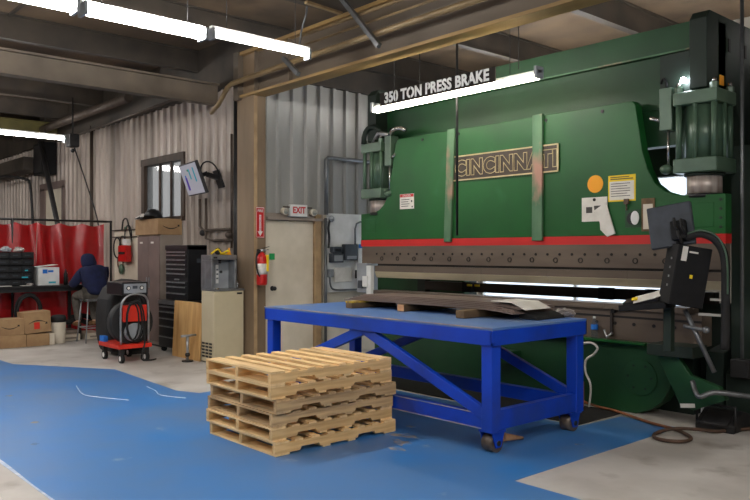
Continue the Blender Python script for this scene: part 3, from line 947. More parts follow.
# ================================================================== CONTROL PENDANT
cpn = thing('control_pendant', 'black control pendant with monitor and keyboard shelf at the press right end', 'control panel', (-3.05, 6.1, 0.7))
MB().cbox((-3.13, 6.14, 0.90), (0.07, 0.07, 0.42)).build('post', 'housing', cpn, 0.004)
bx_rot = (R(2), R(9), R(52))
MB().cbox((-2.97, 6.1, 1.34), (0.29, 0.21, 0.50), bx_rot).build('control_box', 'black', cpn, 0.006)
E_ = Euler(bx_rot).to_matrix()


def onbox(x, y, z):
    return Vector((-2.97, 6.1, 1.34)) + E_ @ Vector((x, y, z))


def rotbox(mb, x, y, z, sx, sy, sz):
    return mb.cbox(onbox(x, y, z), (sx, sy, sz), bx_rot)


rotbox(MB(), -0.085, -0.107, 0.18, 0.045, 0.004, 0.12).build('white_label', 'paper', cpn)
rotbox(MB(), -0.01, -0.107, 0.20, 0.075, 0.004, 0.014).build('brand_strip', 'paper', cpn)
rotbox(MB(), 0.0, -0.107, 0.0, 0.024, 0.004, 0.03).build('yellow_sticker', 'yellow', cpn)
for i in range(4):
    rotbox(MB(), -0.147, -0.02, 0.13 - 0.075 * i, 0.006, 0.018, 0.018).build('button', 'alu', cpn)
mon = MB().cbox((-3.07, 6.06, 1.76), (0.36, 0.05, 0.36), (R(-8), R(-9), R(12))).build('monitor', 'greydk', cpn, 0.008)
MB().cbox((-2.97, 6.0, 1.72), (0.12, 0.06, 0.16), (R(-8), R(-9), R(12))).build('monitor_mount', 'black', cpn, 0.006)
for dx_, dz in ((-0.03, 0.06), (0.03, 0.05), (0.0, -0.02)):
    MB().tube([(-2.97 + dx_, 5.97, 1.76 + dz), (-2.95 + dx_, 5.94, 1.70 + dz), (-2.93 + dx_, 5.97, 1.64 + dz)], 0.012, 6).build('cable', 'rubber', cpn)
MB().cyl((-2.98, 6.03, 1.58), (-2.98, 6.03, 1.68), 0.03, 12).build('mount_neck', 'black', cpn)
MB().tube(smooth_path([(-2.93, 6.02, 1.66), (-2.82, 6.05, 1.69), (-2.72, 6.1, 1.64), (-2.665, 6.15, 1.50), (-2.66, 6.16, 1.2), (-2.665, 6.16, 0.75)], 6), 0.034, 10).build('hose_arm', 'rubber', cpn)
MB().tube(smooth_path([(-2.9, 6.0, 1.69), (-2.79, 6.02, 1.715), (-2.69, 6.08, 1.66), (-2.635, 6.12, 1.50), (-2.63, 6.13, 1.2)], 6), 0.008, 6).build('cable', 'green_cyl', cpn)
MB().cbox((-3.30, 6.08, 1.07), (0.42, 0.22, 0.055), (0, R(-7), R(5))).build('keyboard_shelf', 'black', cpn, 0.005)
sh = MB().cbox((-3.33, 6.06, 1.118), (0.30, 0.14, 0.03), (R(12), R(-9), R(12))).build('keyboard', 'dark', cpn)
MB().cbox((-3.28, 6.02, 1.15), (0.20, 0.11, 0.006), (R(28), R(-16), R(10))).build('paper_slip', 'paper', cpn)
MB().cbox((-3.36, 5.985, 1.135), (0.05, 0.035, 0.008), (R(30), R(-9), R(12))).build('yellow_tab', 'yellow', cpn)
MB().cbox((-3.17, 6.03, 1.185), (0.14, 0.07, 0.008), (R(38), R(-22), R(30))).build('paper_slip', 'paper', cpn)
MB().tube([(-2.98, 6.12, 1.06), (-2.76, 6.18, 0.55)], 0.02, 8).build('lever_rod', 'conduit', cpn)
MB().cyl((-2.98, 6.1, 0.92), (-2.82, 6.12, 0.90), 0.016, 8).sphere((-2.80, 6.12, 0.90), 0.03).build('clamp_handle', 'conduit', cpn)
fm = MB()
fm.box(-2.95, 6.3, 1.0, -2.72, 6.315, 1.02).box(-2.74, 6.3, 1.0, -2.72, 6.315, 1.15).box(-2.85, 6.3, 1.13, -2.72, 6.315, 1.15)
fm.build('tray_bracket', 'paper', cpn)

# foot pedal and dark clutter by the press base
fp = thing('foot_pedal', 'black foot pedal box lying at the right base of the press', 'pedal', (-2.87, 6.2, 0))
MB().prism([(6.12, 0.0), (6.45, 0.0), (6.45, 0.13), (6.3, 0.17), (6.12, 0.06)], 'x', -3.05, -2.72).build('pedal_base', 'rubber', fp, 0.006)
MB().prism([(6.10, 0.05), (6.26, 0.14), (6.26, 0.155), (6.10, 0.065)], 'x', -3.0, -2.77).build('pedal_plate', 'dark', fp)
MB().tube([(-3.05, 6.15, 0.0), (-3.05, 6.15, 0.22), (-2.72, 6.15, 0.22), (-2.72, 6.15, 0.02)], 0.014, 8).build('guard_bar', 'dark', fp)
fp.location.y += 0.34
MB().cbox((-3.07, 6.354, 0.205), (0.13, 0.006, 0.035), (0, R(-8), 0)).build('white_card', 'paper', pb)
gc = MB().tube(smooth_path([(-3.0, 6.3, 0.43), (-2.9, 6.2, 0.33), (-2.8, 6.25, 0.37), (-2.66, 6.35, 0.36), (-2.5, 6.5, 0.33)], 5), 0.022, 8).build('grey_cable', 'conduit')
tag(gc, 'grey flexible cable bridging behind the green press foot', 'cable')
rm = MB().box(-7.3, 5.78, 0.0, -3.78, 6.52, 0.009).build('shade_mat', 'rubber', bevel=0.003)  # dark mat added where table and press shade the floor
tag(rm, 'dark mat added to stand in for shade between the blue table and the press', 'mat')
# hose on the floor
hp = smooth_path([(-4.32, 6.5, 0.3), (-4.25, 6.52, 0.08), (-4.1, 6.53, 0.026), (-3.8, 6.45, 0.026), (-3.4, 6.28, 0.02), (-3.12, 6.2, 0.02), (-2.96, 6.1, 0.02), (-2.86, 5.98, 0.02), (-2.86, 5.85, 0.02), (-2.96, 5.77, 0.02), (-3.08, 5.80, 0.02), (-3.14, 5.95, 0.022), (-3.07, 6.10, 0.045), (-2.95, 6.24, 0.04), (-2.84, 6.38, 0.02), (-2.76, 6.55, 0.02), (-2.70, 6.66, 0.02), (-2.66, 6.82, 0.02), (-2.66, 7.0, 0.03)], 7)
hs = MB().tube(hp[:36], 0.013, 8).build('air_hose', 'hose_or')
tag(hs, 'orange brown hose running from behind the blue table along the floor', 'hose')
hs2 = MB().tube(hp[35:], 0.015, 8).build('floor_hose', 'hose')
tag(hs2, 'dark brown hose looped on the concrete floor in front of the press', 'hose')

wr = MB().tube(smooth_path([(-4.24, 6.48, 0.62), (-4.10, 6.47, 0.65), (-4.02, 6.46, 0.61), (-4.07, 6.48, 0.54), (-4.16, 6.48, 0.47), (-4.17, 6.49, 0.35), (-4.12, 6.5, 0.22), (-4.14, 6.5, 0.0)], 6), 0.011, 8).build('bent_rod', 'paper')
tag(wr, 'thin white bent rod standing against the green press bed', 'rod')
rb = thing('red_clamp', 'small red clamp on the floor behind the blue table leg', 'clamp', (-4.2, 6.42, 0))
MB().box(-4.24, 6.40, 0.0, -4.17, 6.47, 0.26).build('body', 'hose_or', rb, 0.005)
MB().cyl((-4.205, 6.43, 0.26), (-4.205, 6.43, 0.32), 0.012, 8).build('screw', 'alu', rb)

wb = thing('water_bottle', 'clear water bottle with blue label on the press ledge', 'bottle', (-4.10, 6.535, 0.691))
MB().lathe([(0.028, 0.0), (0.033, 0.01), (0.033, 0.06), (0.03, 0.07), (0.033, 0.08), (0.033, 0.135), (0.02, 0.17), (0.012, 0.185), (0.012, 0.195)], n=16).build('body', 'clear', wb, local=True)
MB().lathe([(0.034, 0.085), (0.0345, 0.09), (0.0345, 0.13), (0.034, 0.134)], n=16).build('label_band', 'blue_ink', wb, local=True)
MB().lathe([(0.015, 0.193), (0.015, 0.212), (0.013, 0.214)], n=12).build('cap', 'white', wb, local=True)

# ================================================================== BLUE TABLE
tb = thing('work_table', 'heavy bright blue steel work table on casters', 'table', (-5.17, 5.06, 0))
X0, X1, Y0, Y1 = -6.72, -3.63, 4.40, 5.67
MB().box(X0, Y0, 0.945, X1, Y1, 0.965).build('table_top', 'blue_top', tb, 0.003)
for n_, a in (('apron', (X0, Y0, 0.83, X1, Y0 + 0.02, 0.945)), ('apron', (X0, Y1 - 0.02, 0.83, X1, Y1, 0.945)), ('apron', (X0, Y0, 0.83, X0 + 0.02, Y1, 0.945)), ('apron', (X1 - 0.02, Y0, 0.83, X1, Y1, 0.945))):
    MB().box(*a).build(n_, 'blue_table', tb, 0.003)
MB().box(X0, Y0 - 0.004, 0.957, X1 + 0.004, Y0 + 0.004, 0.9662).build('worn_edge', 'edge_wear', tb)
MB().box(X1 - 0.005, Y0 - 0.008, 0.855, X1 + 0.006, Y0 + 0.035, 0.945).build('corner_lug', 'blue_table', tb, 0.002)
L_ = 0.105
for lx in (X0 + 0.02, X1 - 0.02 - L_):
    for ly in (Y0 + 0.02, Y1 - 0.02 - L_):
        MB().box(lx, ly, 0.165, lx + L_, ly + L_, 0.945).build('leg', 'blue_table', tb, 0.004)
for a in ((X0 + 0.1, Y0 + 0.03, 0.185, X1 - 0.1, Y0 + 0.11, 0.30), (X0 + 0.1, Y1 - 0.11, 0.185, X1 - 0.1, Y1 - 0.03, 0.30), (X1 - 0.1, Y0 + 0.1, 0.175, X1 - 0.03, Y1 - 0.1, 0.325), (X0 + 0.03, Y0 + 0.1, 0.175, X0 + 0.11, Y1 - 0.1, 0.325)):
    MB().box(*a).build('lower_rail', 'blue_table', tb, 0.004)
MB().box(X0 + 0.13, Y0 + 0.026, 0.296, X1 - 0.13, Y0 + 0.034, 0.304).box(X0 + 0.13, Y0 + 0.026, 0.182, X1 - 0.13, Y0 + 0.034, 0.190).build('worn_edge', 'edge_wear', tb)
for yy in (Y0 + 0.05, Y1 - 0.07):
    MB().bar((-5.15, yy, 0.84), (-3.72, yy, 0.29), 0.05, 0.09).build('brace', 'blue_table', tb, 0.003)
    MB().bar((-5.15, yy, 0.84), (-6.6, yy, 0.29), 0.05, 0.09).build('brace', 'blue_table', tb, 0.003)
for cx in (X0 + 0.1, X1 - 0.1):
    for cy in (Y0 + 0.12, Y1 - 0.12):
        c_ = MB().box(cx - 0.075, cy - 0.075, 0.155, cx + 0.075, cy + 0.075, 0.175).build('caster', 'blue_table', tb)
        MB().prism([(cy - 0.075, 0.16), (cy + 0.075, 0.16), (cy + 0.03, 0.04), (cy - 0.03, 0.04)], 'x', cx + 0.055, cx + 0.064).build('fork', 'blue_table', c_)
        MB().prism([(cy - 0.075, 0.16), (cy + 0.075, 0.16), (cy + 0.03, 0.04), (cy - 0.03, 0.04)], 'x', cx - 0.064, cx - 0.055).build('fork', 'blue_table', c_)
        MB().cyl((cx - 0.05, cy, 0.074), (cx + 0.05, cy, 0.074), 0.072, 24).build('wheel', 'tool_steel', c_)
        MB().cyl((cx - 0.07, cy, 0.074), (cx + 0.07, cy, 0.074), 0.022, 8).build('axle', 'dark', c_)
cn = MB().tube([(-3.80, 4.74, 0.075), (-3.79, 4.98, 0.03)], [0.035, 0.012], 12).build('taper_pin', 'block_end')
cn.location.z = -0.012
tag(cn, 'tapered metal pin lying by the near caster of the blue table', 'pin')

# timber blocks and steel sheets on the table
for i, (x, y0, y1, lab, m_) in enumerate(((-5.90, 4.88, 5.5, 'short timber block with yellow edge under the left end of the sheets', 'block'), (-5.26, 5.0, 5.75, 'timber block with fresh cut end under the middle of the sheets', 'block'), (-4.37, 4.86, 5.65, 'dark timber block under the right part of the sheets', 'block'))):
    t = thing('timber_block', lab, 'block', (x, (y0 + y1) / 2, 0.966), group='timber blocks on the blue table')
    MB().box(x - 0.05, y0, 0.966, x + 0.05, y1, 1.036).build('block_body', m_, t, 0.006)
    MB().box(x - 0.045, y0 - 0.002, 0.97, x + 0.045, y0 + 0.001, 1.03).build('cut_end', 'block_end' if i == 1 else m_, t)
    if i == 0:
        MB().box(x - 0.052, y0 - 0.003, 1.02, x + 0.053, y1, 1.037).build('yellow_edge', 'block_y', t)


def sheet(z, y0, y1, xl, xr, lab):
    mb = MB()
    n = 16
    top, bot = [], []
    for i in range(n + 1):
        t = i / n
        x = xl + (xr - xl) * t
        zz = z + 0.006 * math.sin(t * PI) - 0.022 * max(0, (t - 0.82) / 0.18) ** 2
        top.append((x, zz + 0.009))
        bot.append((x, zz))
    v, f = [], []
    for i in range(n + 1):
        v += [(top[i][0], y0, top[i][1]), (top[i][0], y1, top[i][1]), (bot[i][0], y0, bot[i][1]), (bot[i][0], y1, bot[i][1])]
    for i in range(n):
        a = i * 4
        f += [(a, a + 1, a + 5, a + 4), (a + 2, a + 6, a + 7, a + 3), (a, a + 4, a + 6, a + 2), (a + 1, a + 3, a + 7, a + 5)]
    f += [(0, 2, 3, 1), (n * 4, n * 4 + 1, n * 4 + 3, n * 4 + 2)]
    mb._add(v, f)
    return tag(mb.build('steel_sheet', 'sheet'), lab, 'metal sheet', 'bare steel sheets stacked on the blue table')


labs = ['lowest bare steel sheet resting on the timber blocks', 'second steel sheet from the bottom of the table stack', 'middle steel sheet in the table stack', 'second steel sheet from the top of the table stack', 'topmost bare steel sheet under the white paper']
for i in range(5):
    sheet(1.0365 + i * 0.0115, 5.03 + 0.035 * i, 5.62 + 0.01 * (i % 2), -6.16 + 0.03 * i + 0.02 * (i % 2), -3.93 - 0.02 * (i % 3), labs[i])
pp = MB()
pp.prism([(-4.25, 1.109), (-4.02, 1.104), (-3.88, 1.05), (-3.873, 1.051), (-4.015, 1.109), (-4.25, 1.114)], 'y', 5.13, 5.5)
pp.build('packing_slip', 'paper')
pp_o = bpy.data.objects['packing_slip']
tag(pp_o, 'white paper slip bent over the right end of the steel sheets', 'paper')
wrp = MB().prism([(-4.0, 0.967), (-3.80, 0.967), (-3.82, 0.99), (-3.9, 1.02), (-4.0, 1.02)], 'y', 5.2, 5.6).build('rubber_wrap', 'rubber', bevel=0.004)
tag(wrp, 'black wrap beneath the white slip at the sheet ends', 'wrap')
bgm = MB()
rnd = random.Random(3)
bgm.sphere((-3.83, 5.64, 1.005), (0.10, 0.055, 0.038), 14, 9)
bgm.v = [(x + rnd.uniform(-.014, .014), y + rnd.uniform(-.012, .012), max(0.967, z + rnd.uniform(-.012, .012))) for x, y, z in bgm.v]
bgm.s = [False] * len(bgm.s)
tag(bgm.build('crumpled_film', 'bag'), 'crumpled grey plastic film on the table corner near the press', 'wrapping')

# ================================================================== PALLETS
PW, PL, PH = 0.985, 1.235, 0.105


def make_pallet(bm_, sm_):
    t = thing('wooden_pallet', 'x', 'pallet')
    # stringers along Y with two notches in the underside
    pr = [(-PL / 2, 0.016), (-0.39, 0.016), (-0.375, 0.042), (-0.205, 0.042), (-0.19, 0.016), (0.19, 0.016), (0.205, 0.042), (0.375, 0.042), (0.39, 0.016), (PL / 2, 0.016), (PL / 2, PH - 0.016), (-PL / 2, PH - 0.016)]
    for x in (-PW / 2, -0.0195, PW / 2 - 0.039):
        MB().prism(pr, 'x', x, x + 0.039).build('stringer', sm_, t, local=True)
    nb = 8
    me1 = MB().box(-PW / 2, -0.037, -0.0155, PW / 2, 0.037, 0).mesh('deck_board', bm_)
    me2 = MB().box(-PW / 2, -0.065, -0.0155, PW / 2, 0.065, 0).mesh('deck_board', bm_)

    def brd(name, me, y, z, x=0):
        o = bpy.data.objects.new(name, me)
        COL.objects.link(o)
        o.parent = t
        o.location = (x, y, z)
    for i in range(nb):
        edge = i in (0, nb - 1)
        y = -PL / 2 + 0.066 + (PL - 0.132) * i / (nb - 1)
        brd('deck_board', me2 if edge else me1, y, PH - 0.0003, random.uniform(-0.006, 0.006))
    for y in (-PL / 2 + 0.066, -0.13, 0.13, PL / 2 - 0.066):
        brd('bottom_board', me2 if abs(y) > .4 else me1, y, 0.0158)
    return t


pal_a = make_pallet('pallet', 'pallet_s')
pal_b = make_pallet('pallet_g', 'pallet_gs')
plabs = ['wooden pallet at the bottom of the stack on the blue floor', 'wooden pallet second from the bottom of the stack', 'greyish wooden pallet third from the bottom of the stack', 'greyish wooden pallet third from the top of the stack', 'wooden pallet second from the top of the stack', 'topmost pale wooden pallet with open slatted deck']
offs = [(0.03, 0.0, 0.0), (0.0, -0.015, 0.4), (-0.005, 0.0, -0.3), (0.025, 0.01, 0.3), (-0.01, -0.01, -0.2), (-0.015, -0.01, 0.0)]
for i in range(6):
    kind = pal_b if i in (2, 3) else pal_a
    if i in (0, 2):
        o = kind
    else:
        o = copy_tree(kind)
    o.location = (-5.222 + offs[i][0], 3.79 + offs[i][1], 0.0022 + i * (PH + 0.0002))
    o.rotation_euler = (0, 0, R(offs[i][2]))
    tag(o, plabs[i], 'pallet', 'pallets stacked on the blue floor')

# ================================================================== DOOR WALL ITEMS
ex = thing('exit_sign', 'white exit sign box with red letters above the cream door', 'sign', (DX + 0.05, 6.43, 2.06))
MB().box(DX + 0.03, 6.28, 2.06, DX + 0.09, 6.58, 2.23).build('sign_case', 'white', ex, 0.005)
split_letters(text_obj('lettering', 'EXIT', 0.13, 'red', ex, (DX + 0.092, 6.43, 2.145), rot=(PI / 2, 0, PI / 2), depth=0.001, weight=0.004, sx=0.85))
for yy in (6.17, 6.68):
    hd = MB().cyl((DX + 0.06, yy, 2.13), (DX + 0.13, yy, 2.12), 0.05, 14).build('lamp_head', 'cream', ex)
    MB().cyl((DX + 0.13, yy, 2.12), (DX + 0.135, yy, 2.12), 0.04, 14).build('lens', 'clear', hd)
    MB().bar((DX + 0.06, min(yy, 6.5), 2.19), (DX + 0.06, max(yy, 6.36), 2.19), 0.02, 0.02).build('arm', 'pipe', ex)
MB().box(DX + 0.03, 6.25, 2.05, DX + 0.1, 6.61, 2.06).build('bracket', 'grey', ex)

fs_ = thing('arrow_sign', 'red vertical fire extinguisher sign with white downward arrow on the column', 'sign', (-8.92, 5.83, 1.74))
MB().box(-8.925, 5.765, 1.74, -8.919, 5.90, 2.17).build('sign_plate', 'red', fs_)
MB().box(-8.9195, 5.769, 1.745, -8.918, 5.773, 2.165).box(-8.9195, 5.892, 1.745, -8.918, 5.896, 2.165).box(-8.9195, 5.773, 2.155, -8.918, 5.892, 2.165).box(-8.9195, 5.773, 1.745, -8.918, 5.892, 1.752).build('border', 'white', fs_)
MB().prism([(5.8325, 1.765), (5.875, 1.83), (5.848, 1.83), (5.848, 2.06), (5.817, 2.06), (5.817, 1.83), (5.79, 1.83)], 'x', -8.92, -8.917).build('arrow', 'white', fs_)
text_obj('lettering', 'FIRE', 0.05, 'white', fs_, (-8.917, 5.8325, 2.115), rot=(PI / 2, 0, PI / 2), depth=0.0006, weight=0.001)
text_obj('arrow_word', 'EXTINGUISHER', 0.03, 'red', fs_, (-8.9165, 5.8325, 1.945), rot=(0, PI / 2, 0) if False else (PI / 2, PI / 2, PI / 2), depth=0.0005)

fs_.location.y -= 0.065
fe = thing('fire_extinguisher', 'red fire extinguisher with yellow tag hung on the column', 'extinguisher', (-8.84, 5.745, 1.08))
MB().lathe([(0.06, 0.0), (0.072, 0.012), (0.074, 0.05), (0.074, 0.36), (0.066, 0.40), (0.04, 0.435), (0.025, 0.45), (0.025, 0.47)], n=20).build('tank', 'red', fe, local=True)
MB().lathe([(0.0745, 0.15), (0.0755, 0.15), (0.0755, 0.30), (0.0745, 0.30)], n=20).build('label_band', 'paper', fe, local=True)
MB().box(0.02, 0.03, 0.19, 0.08, 0.06, 0.42).build('yellow_tag', 'yellow', fe, local=True)
MB().cyl((0, 0, 0.46), (0, 0, 0.50), 0.03, 12).cyl((0.0, 0.0, 0.485), (0.04, 0.05, 0.485), 0.012, 8).build('valve', 'alu', fe, local=True)
MB().bar((0.0, 0, 0.51), (0.03, 0.1, 0.535), 0.02, 0.008).bar((0.0, 0, 0.50), (0.03, 0.09, 0.49), 0.02, 0.008).build('handle', 'black', fe, local=True)
MB().tube(bez((0.0, -0.02, 0.48), (0.02, -0.14, 0.5), (0.02, -0.12, 0.2), (0.04, -0.06, 0.12), 10), 0.011, 8).build('hose', 'rubber', fe, local=True)
MB().box(-0.1, -0.03, 0.2, -0.07, 0.03, 0.5).build('wall_hook', 'dark', fe, local=True)
gt = MB().box(DX + 0.001, 5.97, 1.43, DX + 0.008, 6.06, 1.52).build('green_notice', 'green_ink')
tag(gt, 'small green notice on the door edge beside the extinguisher', 'notice')

# white backboard with meters
bb = thing('electric_board', 'white wall board with dark meter boxes beside the press', 'board', (DX + 0.02, 7.35, 0.93))
MB().box(DX + 0.03, 6.97, 0.93, DX + 0.055, 7.95, 2.125).build('board', 'white', bb, 0.003)
BX = DX + 0.055
for (y0, z0, y1, z1, m_, nm) in ((7.02, 1.53, 7.19, 1.62, 'greydk', 'upper_box'), (7.0, 1.38, 7.22, 1.52, 'greydk', 'meter_box'), (7.25, 1.41, 7.50, 1.66, 'greydk', 'switch_box')):
    o = MB().box(BX, y0, z0, BX + 0.1, y1, z1).build(nm, m_, bb, 0.008)
    MB().box(BX + 0.1, y0 + 0.03, z0 + 0.02, BX + 0.108, y1 - 0.03, z0 + 0.07 if nm == 'switch_box' else z1 - 0.03).build('cover', 'grey' if nm != 'upper_box' else 'black', o)
MB().box(BX, 7.52, 1.20, BX + 0.08, 7.66, 1.68).build('relay_box', 'white', bb, 0.004)
MB().box(BX + 0.08, 7.53, 1.60, BX + 0.083, 7.65, 1.66).build('blue_label', 'blue_ink', bb)
MB().box(BX + 0.02, 7.5, 1.13, BX + 0.12, 7.65, 1.26).build('black_plug', 'black', bb, 0.006)
MB().box(BX, 7.1, 1.08, BX + 0.02, 7.45, 1.30).build('cover_sheet', 'paper', bb, 0.003)
MB().box(BX, 6.97, 1.16, BX + 0.07, 7.05, 1.28).build('junction_box', 'grey', bb, 0.004)
MB().sphere((BX + 0.03, 7.03, 2.04), 0.05).build('bell', 'grey', bb)
MB().tube(smooth_path([(BX + 0.03, 7.0, 1.16), (BX + 0.03, 7.02, 1.02), (BX + 0.03, 7.12, 0.965), (BX + 0.03, 7.4, 0.96), (BX + 0.03, 7.9, 0.955)], 5), 0.014, 8).build('conduit', 'conduit', bb)
MB().tube(smooth_path([(BX + 0.03, 7.58, 1.14), (BX + 0.03, 7.57, 1.0), (BX + 0.03, 7.62, 0.96)], 4), 0.012, 8).build('conduit', 'conduit', bb)
MB().tube([(BX + 0.03, 7.50, 1.66), (BX + 0.03, 7.50, 1.9), (BX + 0.03, 7.53, 1.98), (BX + 0.03, 7.6, 2.01), (BX + 0.03, 7.9, 2.01)], 0.014, 8).build('conduit', 'conduit', bb)
MB().tube(smooth_path([(BX + 0.03, 7.0, 2.02), (BX + 0.05, 6.96, 1.9), (BX + 0.03, 6.99, 1.75), (BX + 0.04, 6.97, 1.6)], 5), 0.018, 8).build('conduit', 'dark', bb)
MB().box(DX + 0.03, 7.7, 0.9, DX + 0.16, 7.95, 1.42).build('grey_cabinet', 'grey', bb, 0.008)

cdp = MB().tube([(DX + 0.09, 6.93, 2.1), (DX + 0.09, 6.93, 2.93), (DX + 0.09, 6.96, 2.96), (DX + 0.09, 7.1, 2.96), (DX + 0.09, 8.6, 2.96)], 0.03, 10).build('conduit_pipe', 'conduit')
tag(cdp, 'grey conduit rising and turning behind the left press cylinder', 'pipe')
cdp2 = MB().tube([(DX + 0.075, 6.93, 0.0), (DX + 0.075, 6.93, 2.05)], 0.022, 10).build('conduit_pipe', 'conduit')
tag(cdp2, 'grey vertical conduit between door frame and white board', 'pipe')

# ================================================================== LEFT WALL ITEMS
dp = thing('drain_pipe', 'dark vertical pipe with collar left of the tan column', 'pipe', (-9.48, 5.78, 0))
MB().cyl((-9.48, 5.74, 0.0), (-9.48, 5.74, 3.8), 0.055, 14).build('pipe_run', 'dark', dp)
MB().cyl((-9.48, 5.78, 3.0), (-9.48, 5.78, 3.06), 0.075, 14).build('collar', 'brownwood', dp)
MB().box(-9.52, 5.78, 3.25, -9.4, 5.85, 3.3).build('bracket', 'brownwood', dp)

wp = thing('wall_pipework', 'rusty pipe run with drops on the wall below the monitor', 'pipe', (-10.3, 5.8, 1.7))
MB().tube([(-10.75, 5.82, 2.38), (-10.75, 5.82, 1.95), (-10.62, 5.82, 1.88), (-9.8, 5.82, 1.88)], 0.022, 8).build('pipe_run', 'pipe', wp)
MB().tube([(-10.55, 5.82, 2.38), (-10.55, 5.82, 1.75), (-10.3, 5.82, 1.72), (-9.75, 5.82, 1.72)], 0.022, 8).build('pipe_run', 'pipe', wp)
MB().tube([(-9.78, 5.82, 3.3), (-9.78, 5.82, 1.6)], 0.018, 8).build('pipe_run', 'pipe', wp)
MB().sphere((-9.82, 5.8, 1.8), 0.06).build('valve', 'pipe', wp)
MB().sphere((-10.62, 5.8, 1.84), 0.05).build('valve', 'dark', wp)

tv = thing('wall_monitor', 'tilted wall monitor showing a pale page with coloured bars', 'monitor', (-10.32, 5.48, 2.65), (R(20), R(0), R(-10)))
MB().cbox((0, 0, 0), (0.80, 0.05, 0.50)).build('monitor_case', 'dark', tv, 0.006, local=True)
sc_ = MB().cbox((0, -0.027, 0), (0.76, 0.006, 0.46)).build('screen', 'screen', tv, local=True)
for (x, z, w, h_, m_) in ((-0.22, -0.06, 0.08, 0.20, 'purple_ink'), (0.0, 0.08, 0.05, 0.16, 'teal_ink'), (0.2, 0.06, 0.05, 0.22, 'teal_ink'), (-0.05, 0.14, 0.06, 0.03, 'green_ink'), (-0.22, 0.05, 0.05, 0.05, 'blue_ink')):
    MB().cbox((x, -0.031, z), (w, 0.002, h_)).build('chart_bar', m_, sc_, local=True)
ar = MB()
ar.bar((0.05, 0.03, 0.0), (0.2, 0.16, 0.02), 0.05, 0.06).bar((0.2, 0.16, 0.0), (0.1, 0.36, -0.12), 0.05, 0.06)
ar.build('wall_arm', 'dark', tv, local=True)
MB().box(0.02, 0.32, -0.26, 0.22, 0.36, 0.02).build('wall_plate', 'dark', tv, local=True)
MB().tube(bez((0.3, 0.05, 0.1), (0.36, 0.1, 0.26), (0.4, 0.3, 0.2), (0.2, 0.34, -0.1), 8), 0.012, 6).build('cable', 'rubber', tv, local=True)

# locker with cardboard box and dark cap on it
lk = thing('storage_locker', 'tall brown metal locker with lighter side under a cardboard box', 'cabinet', (-11.8, 5.65, 0))
MB().box(-12.21, 5.46, 0.03, -11.38, 5.845, 1.82).build('body', 'locker_s', lk, 0.004)
for i, (a_, b_) in enumerate(((-12.205, -11.80), (-11.79, -11.385))):
    d_ = MB().box(a_, 5.44, 0.08, b_, 5.46, 1.80).build('door', 'locker', lk, 0.004)
    MB().box((b_ - 0.05) if i == 0 else (a_ + 0.03), 5.425, 0.95, (b_ - 0.03) if i == 0 else (a_ + 0.05), 5.44, 1.12).build('handle', 'alu', d_)
    MB().box(a_ + 0.1, 5.436, 1.68, a_ + 0.2, 5.441, 1.71).build('label_card', 'paper', d_)
MB().box(-12.2, 5.47, 0, -11.39, 5.84, 0.03).build('plinth', 'dark', lk)

cb = thing('cardboard_box', 'cardboard box with curved black arrow on top of the brown locker', 'box', (-11.85, 5.6, 1.822))
MB().box(-12.25, 5.42, 1.822, -11.38, 5.84, 2.085).build('carton', 'card', cb, 0.004)
MB().box(-12.25, 5.58, 2.0855, -11.38, 5.63, 2.088).build('tape', 'block_end', cb)


def smile(parent, loc, w, axis='y', d=0.003, flip=False, mname='ink_black'):
    """a curved arrow printed on a carton; drawn in a vertical plane facing -Y ('y') or +X ('x')"""
    s = -1 if flip else 1
    pts_t, pts_b = [], []
    for i in range(11):
        t = -1 + 2 * i / 10
        zc = s * 0.16 * (t * t - 0.6) * w
        th_ = 0.055 * w * (0.35 + 0.65 * (1 - t * t))
        pts_t.append((t * w / 2, zc + th_ / 2))
        pts_b.append((t * w / 2, zc - th_ / 2))
    poly = pts_b + pts_t[::-1]
    ax, ay = w / 2, s * 0.16 * 0.4 * w
    tri = [(ax - 0.10 * w, ay + s * 0.07 * w), (ax + 0.05 * w, ay + s * 0.07 * w), (ax + 0.02 * w, ay - s * 0.07 * w)]
    mb = MB()
    l = Vector(loc)
    if axis == 'y':
        mb.prism([(l.x + a, l.z + b_) for a, b_ in poly], 'y', l.y - d, l.y)
        mb.prism([(l.x + a, l.z + b_) for a, b_ in tri], 'y', l.y - d, l.y)
    else:
        mb.prism([(l.y + a, l.z + b_) for a, b_ in poly], 'x', l.x, l.x + d)
        mb.prism([(l.y + a, l.z + b_) for a, b_ in tri], 'x', l.x, l.x + d)
    return mb.build('printed_arrow', mname, parent)


smile(cb, (-11.38, 5.64, 1.95), 0.28, 'x')
cap = thing('black_cap', 'black cap with white markings lying on the cardboard box', 'cap', (-11.95, 5.6, 2.0885))
cpm = MB().sphere((0, 0, 0.02), (0.2, 0.15, 0.16), 14, 10)
cpm.v = [(x, y, max(0.002, z)) for x, y, z in cpm.v]
cpm.build('crown', 'black', cap, local=True)
MB().prism([(-0.14, 0.0), (0.14, 0.0), (0.22, 0.04), (0.24, 0.05), (0.14, 0.06), (-0.14, 0.03)], 'y', -0.26, -0.08).build('visor', 'black', cap, local=True)
for i in range(3):
    MB().bar((0.10 + 0.05 * i, -0.27, 0.03), (0.13 + 0.04 * i, -0.262, 0.08), 0.012, 0.016).build('white_mark', 'paper', cap, local=True)
MB().bar((-0.1, -0.264, 0.02), (0.06, -0.262, 0.05), 0.012, 0.014).build('white_mark', 'paper', cap, local=True)

# tool chests


def drawers(parent, x0, x1, yf, zs, gap=0.008):
    for (z0, z1) in zs:
        d_ = MB().box(x0, yf - 0.014, z0 + gap / 2, x1, yf, z1 - gap / 2).build('drawer', 'tool_black', parent, 0.003)
        MB().box(x0 + 0.03, yf - 0.03, z1 - 0.03, x1 - 0.03, yf - 0.014, z1 - 0.013).build('handle', 'alu', d_)


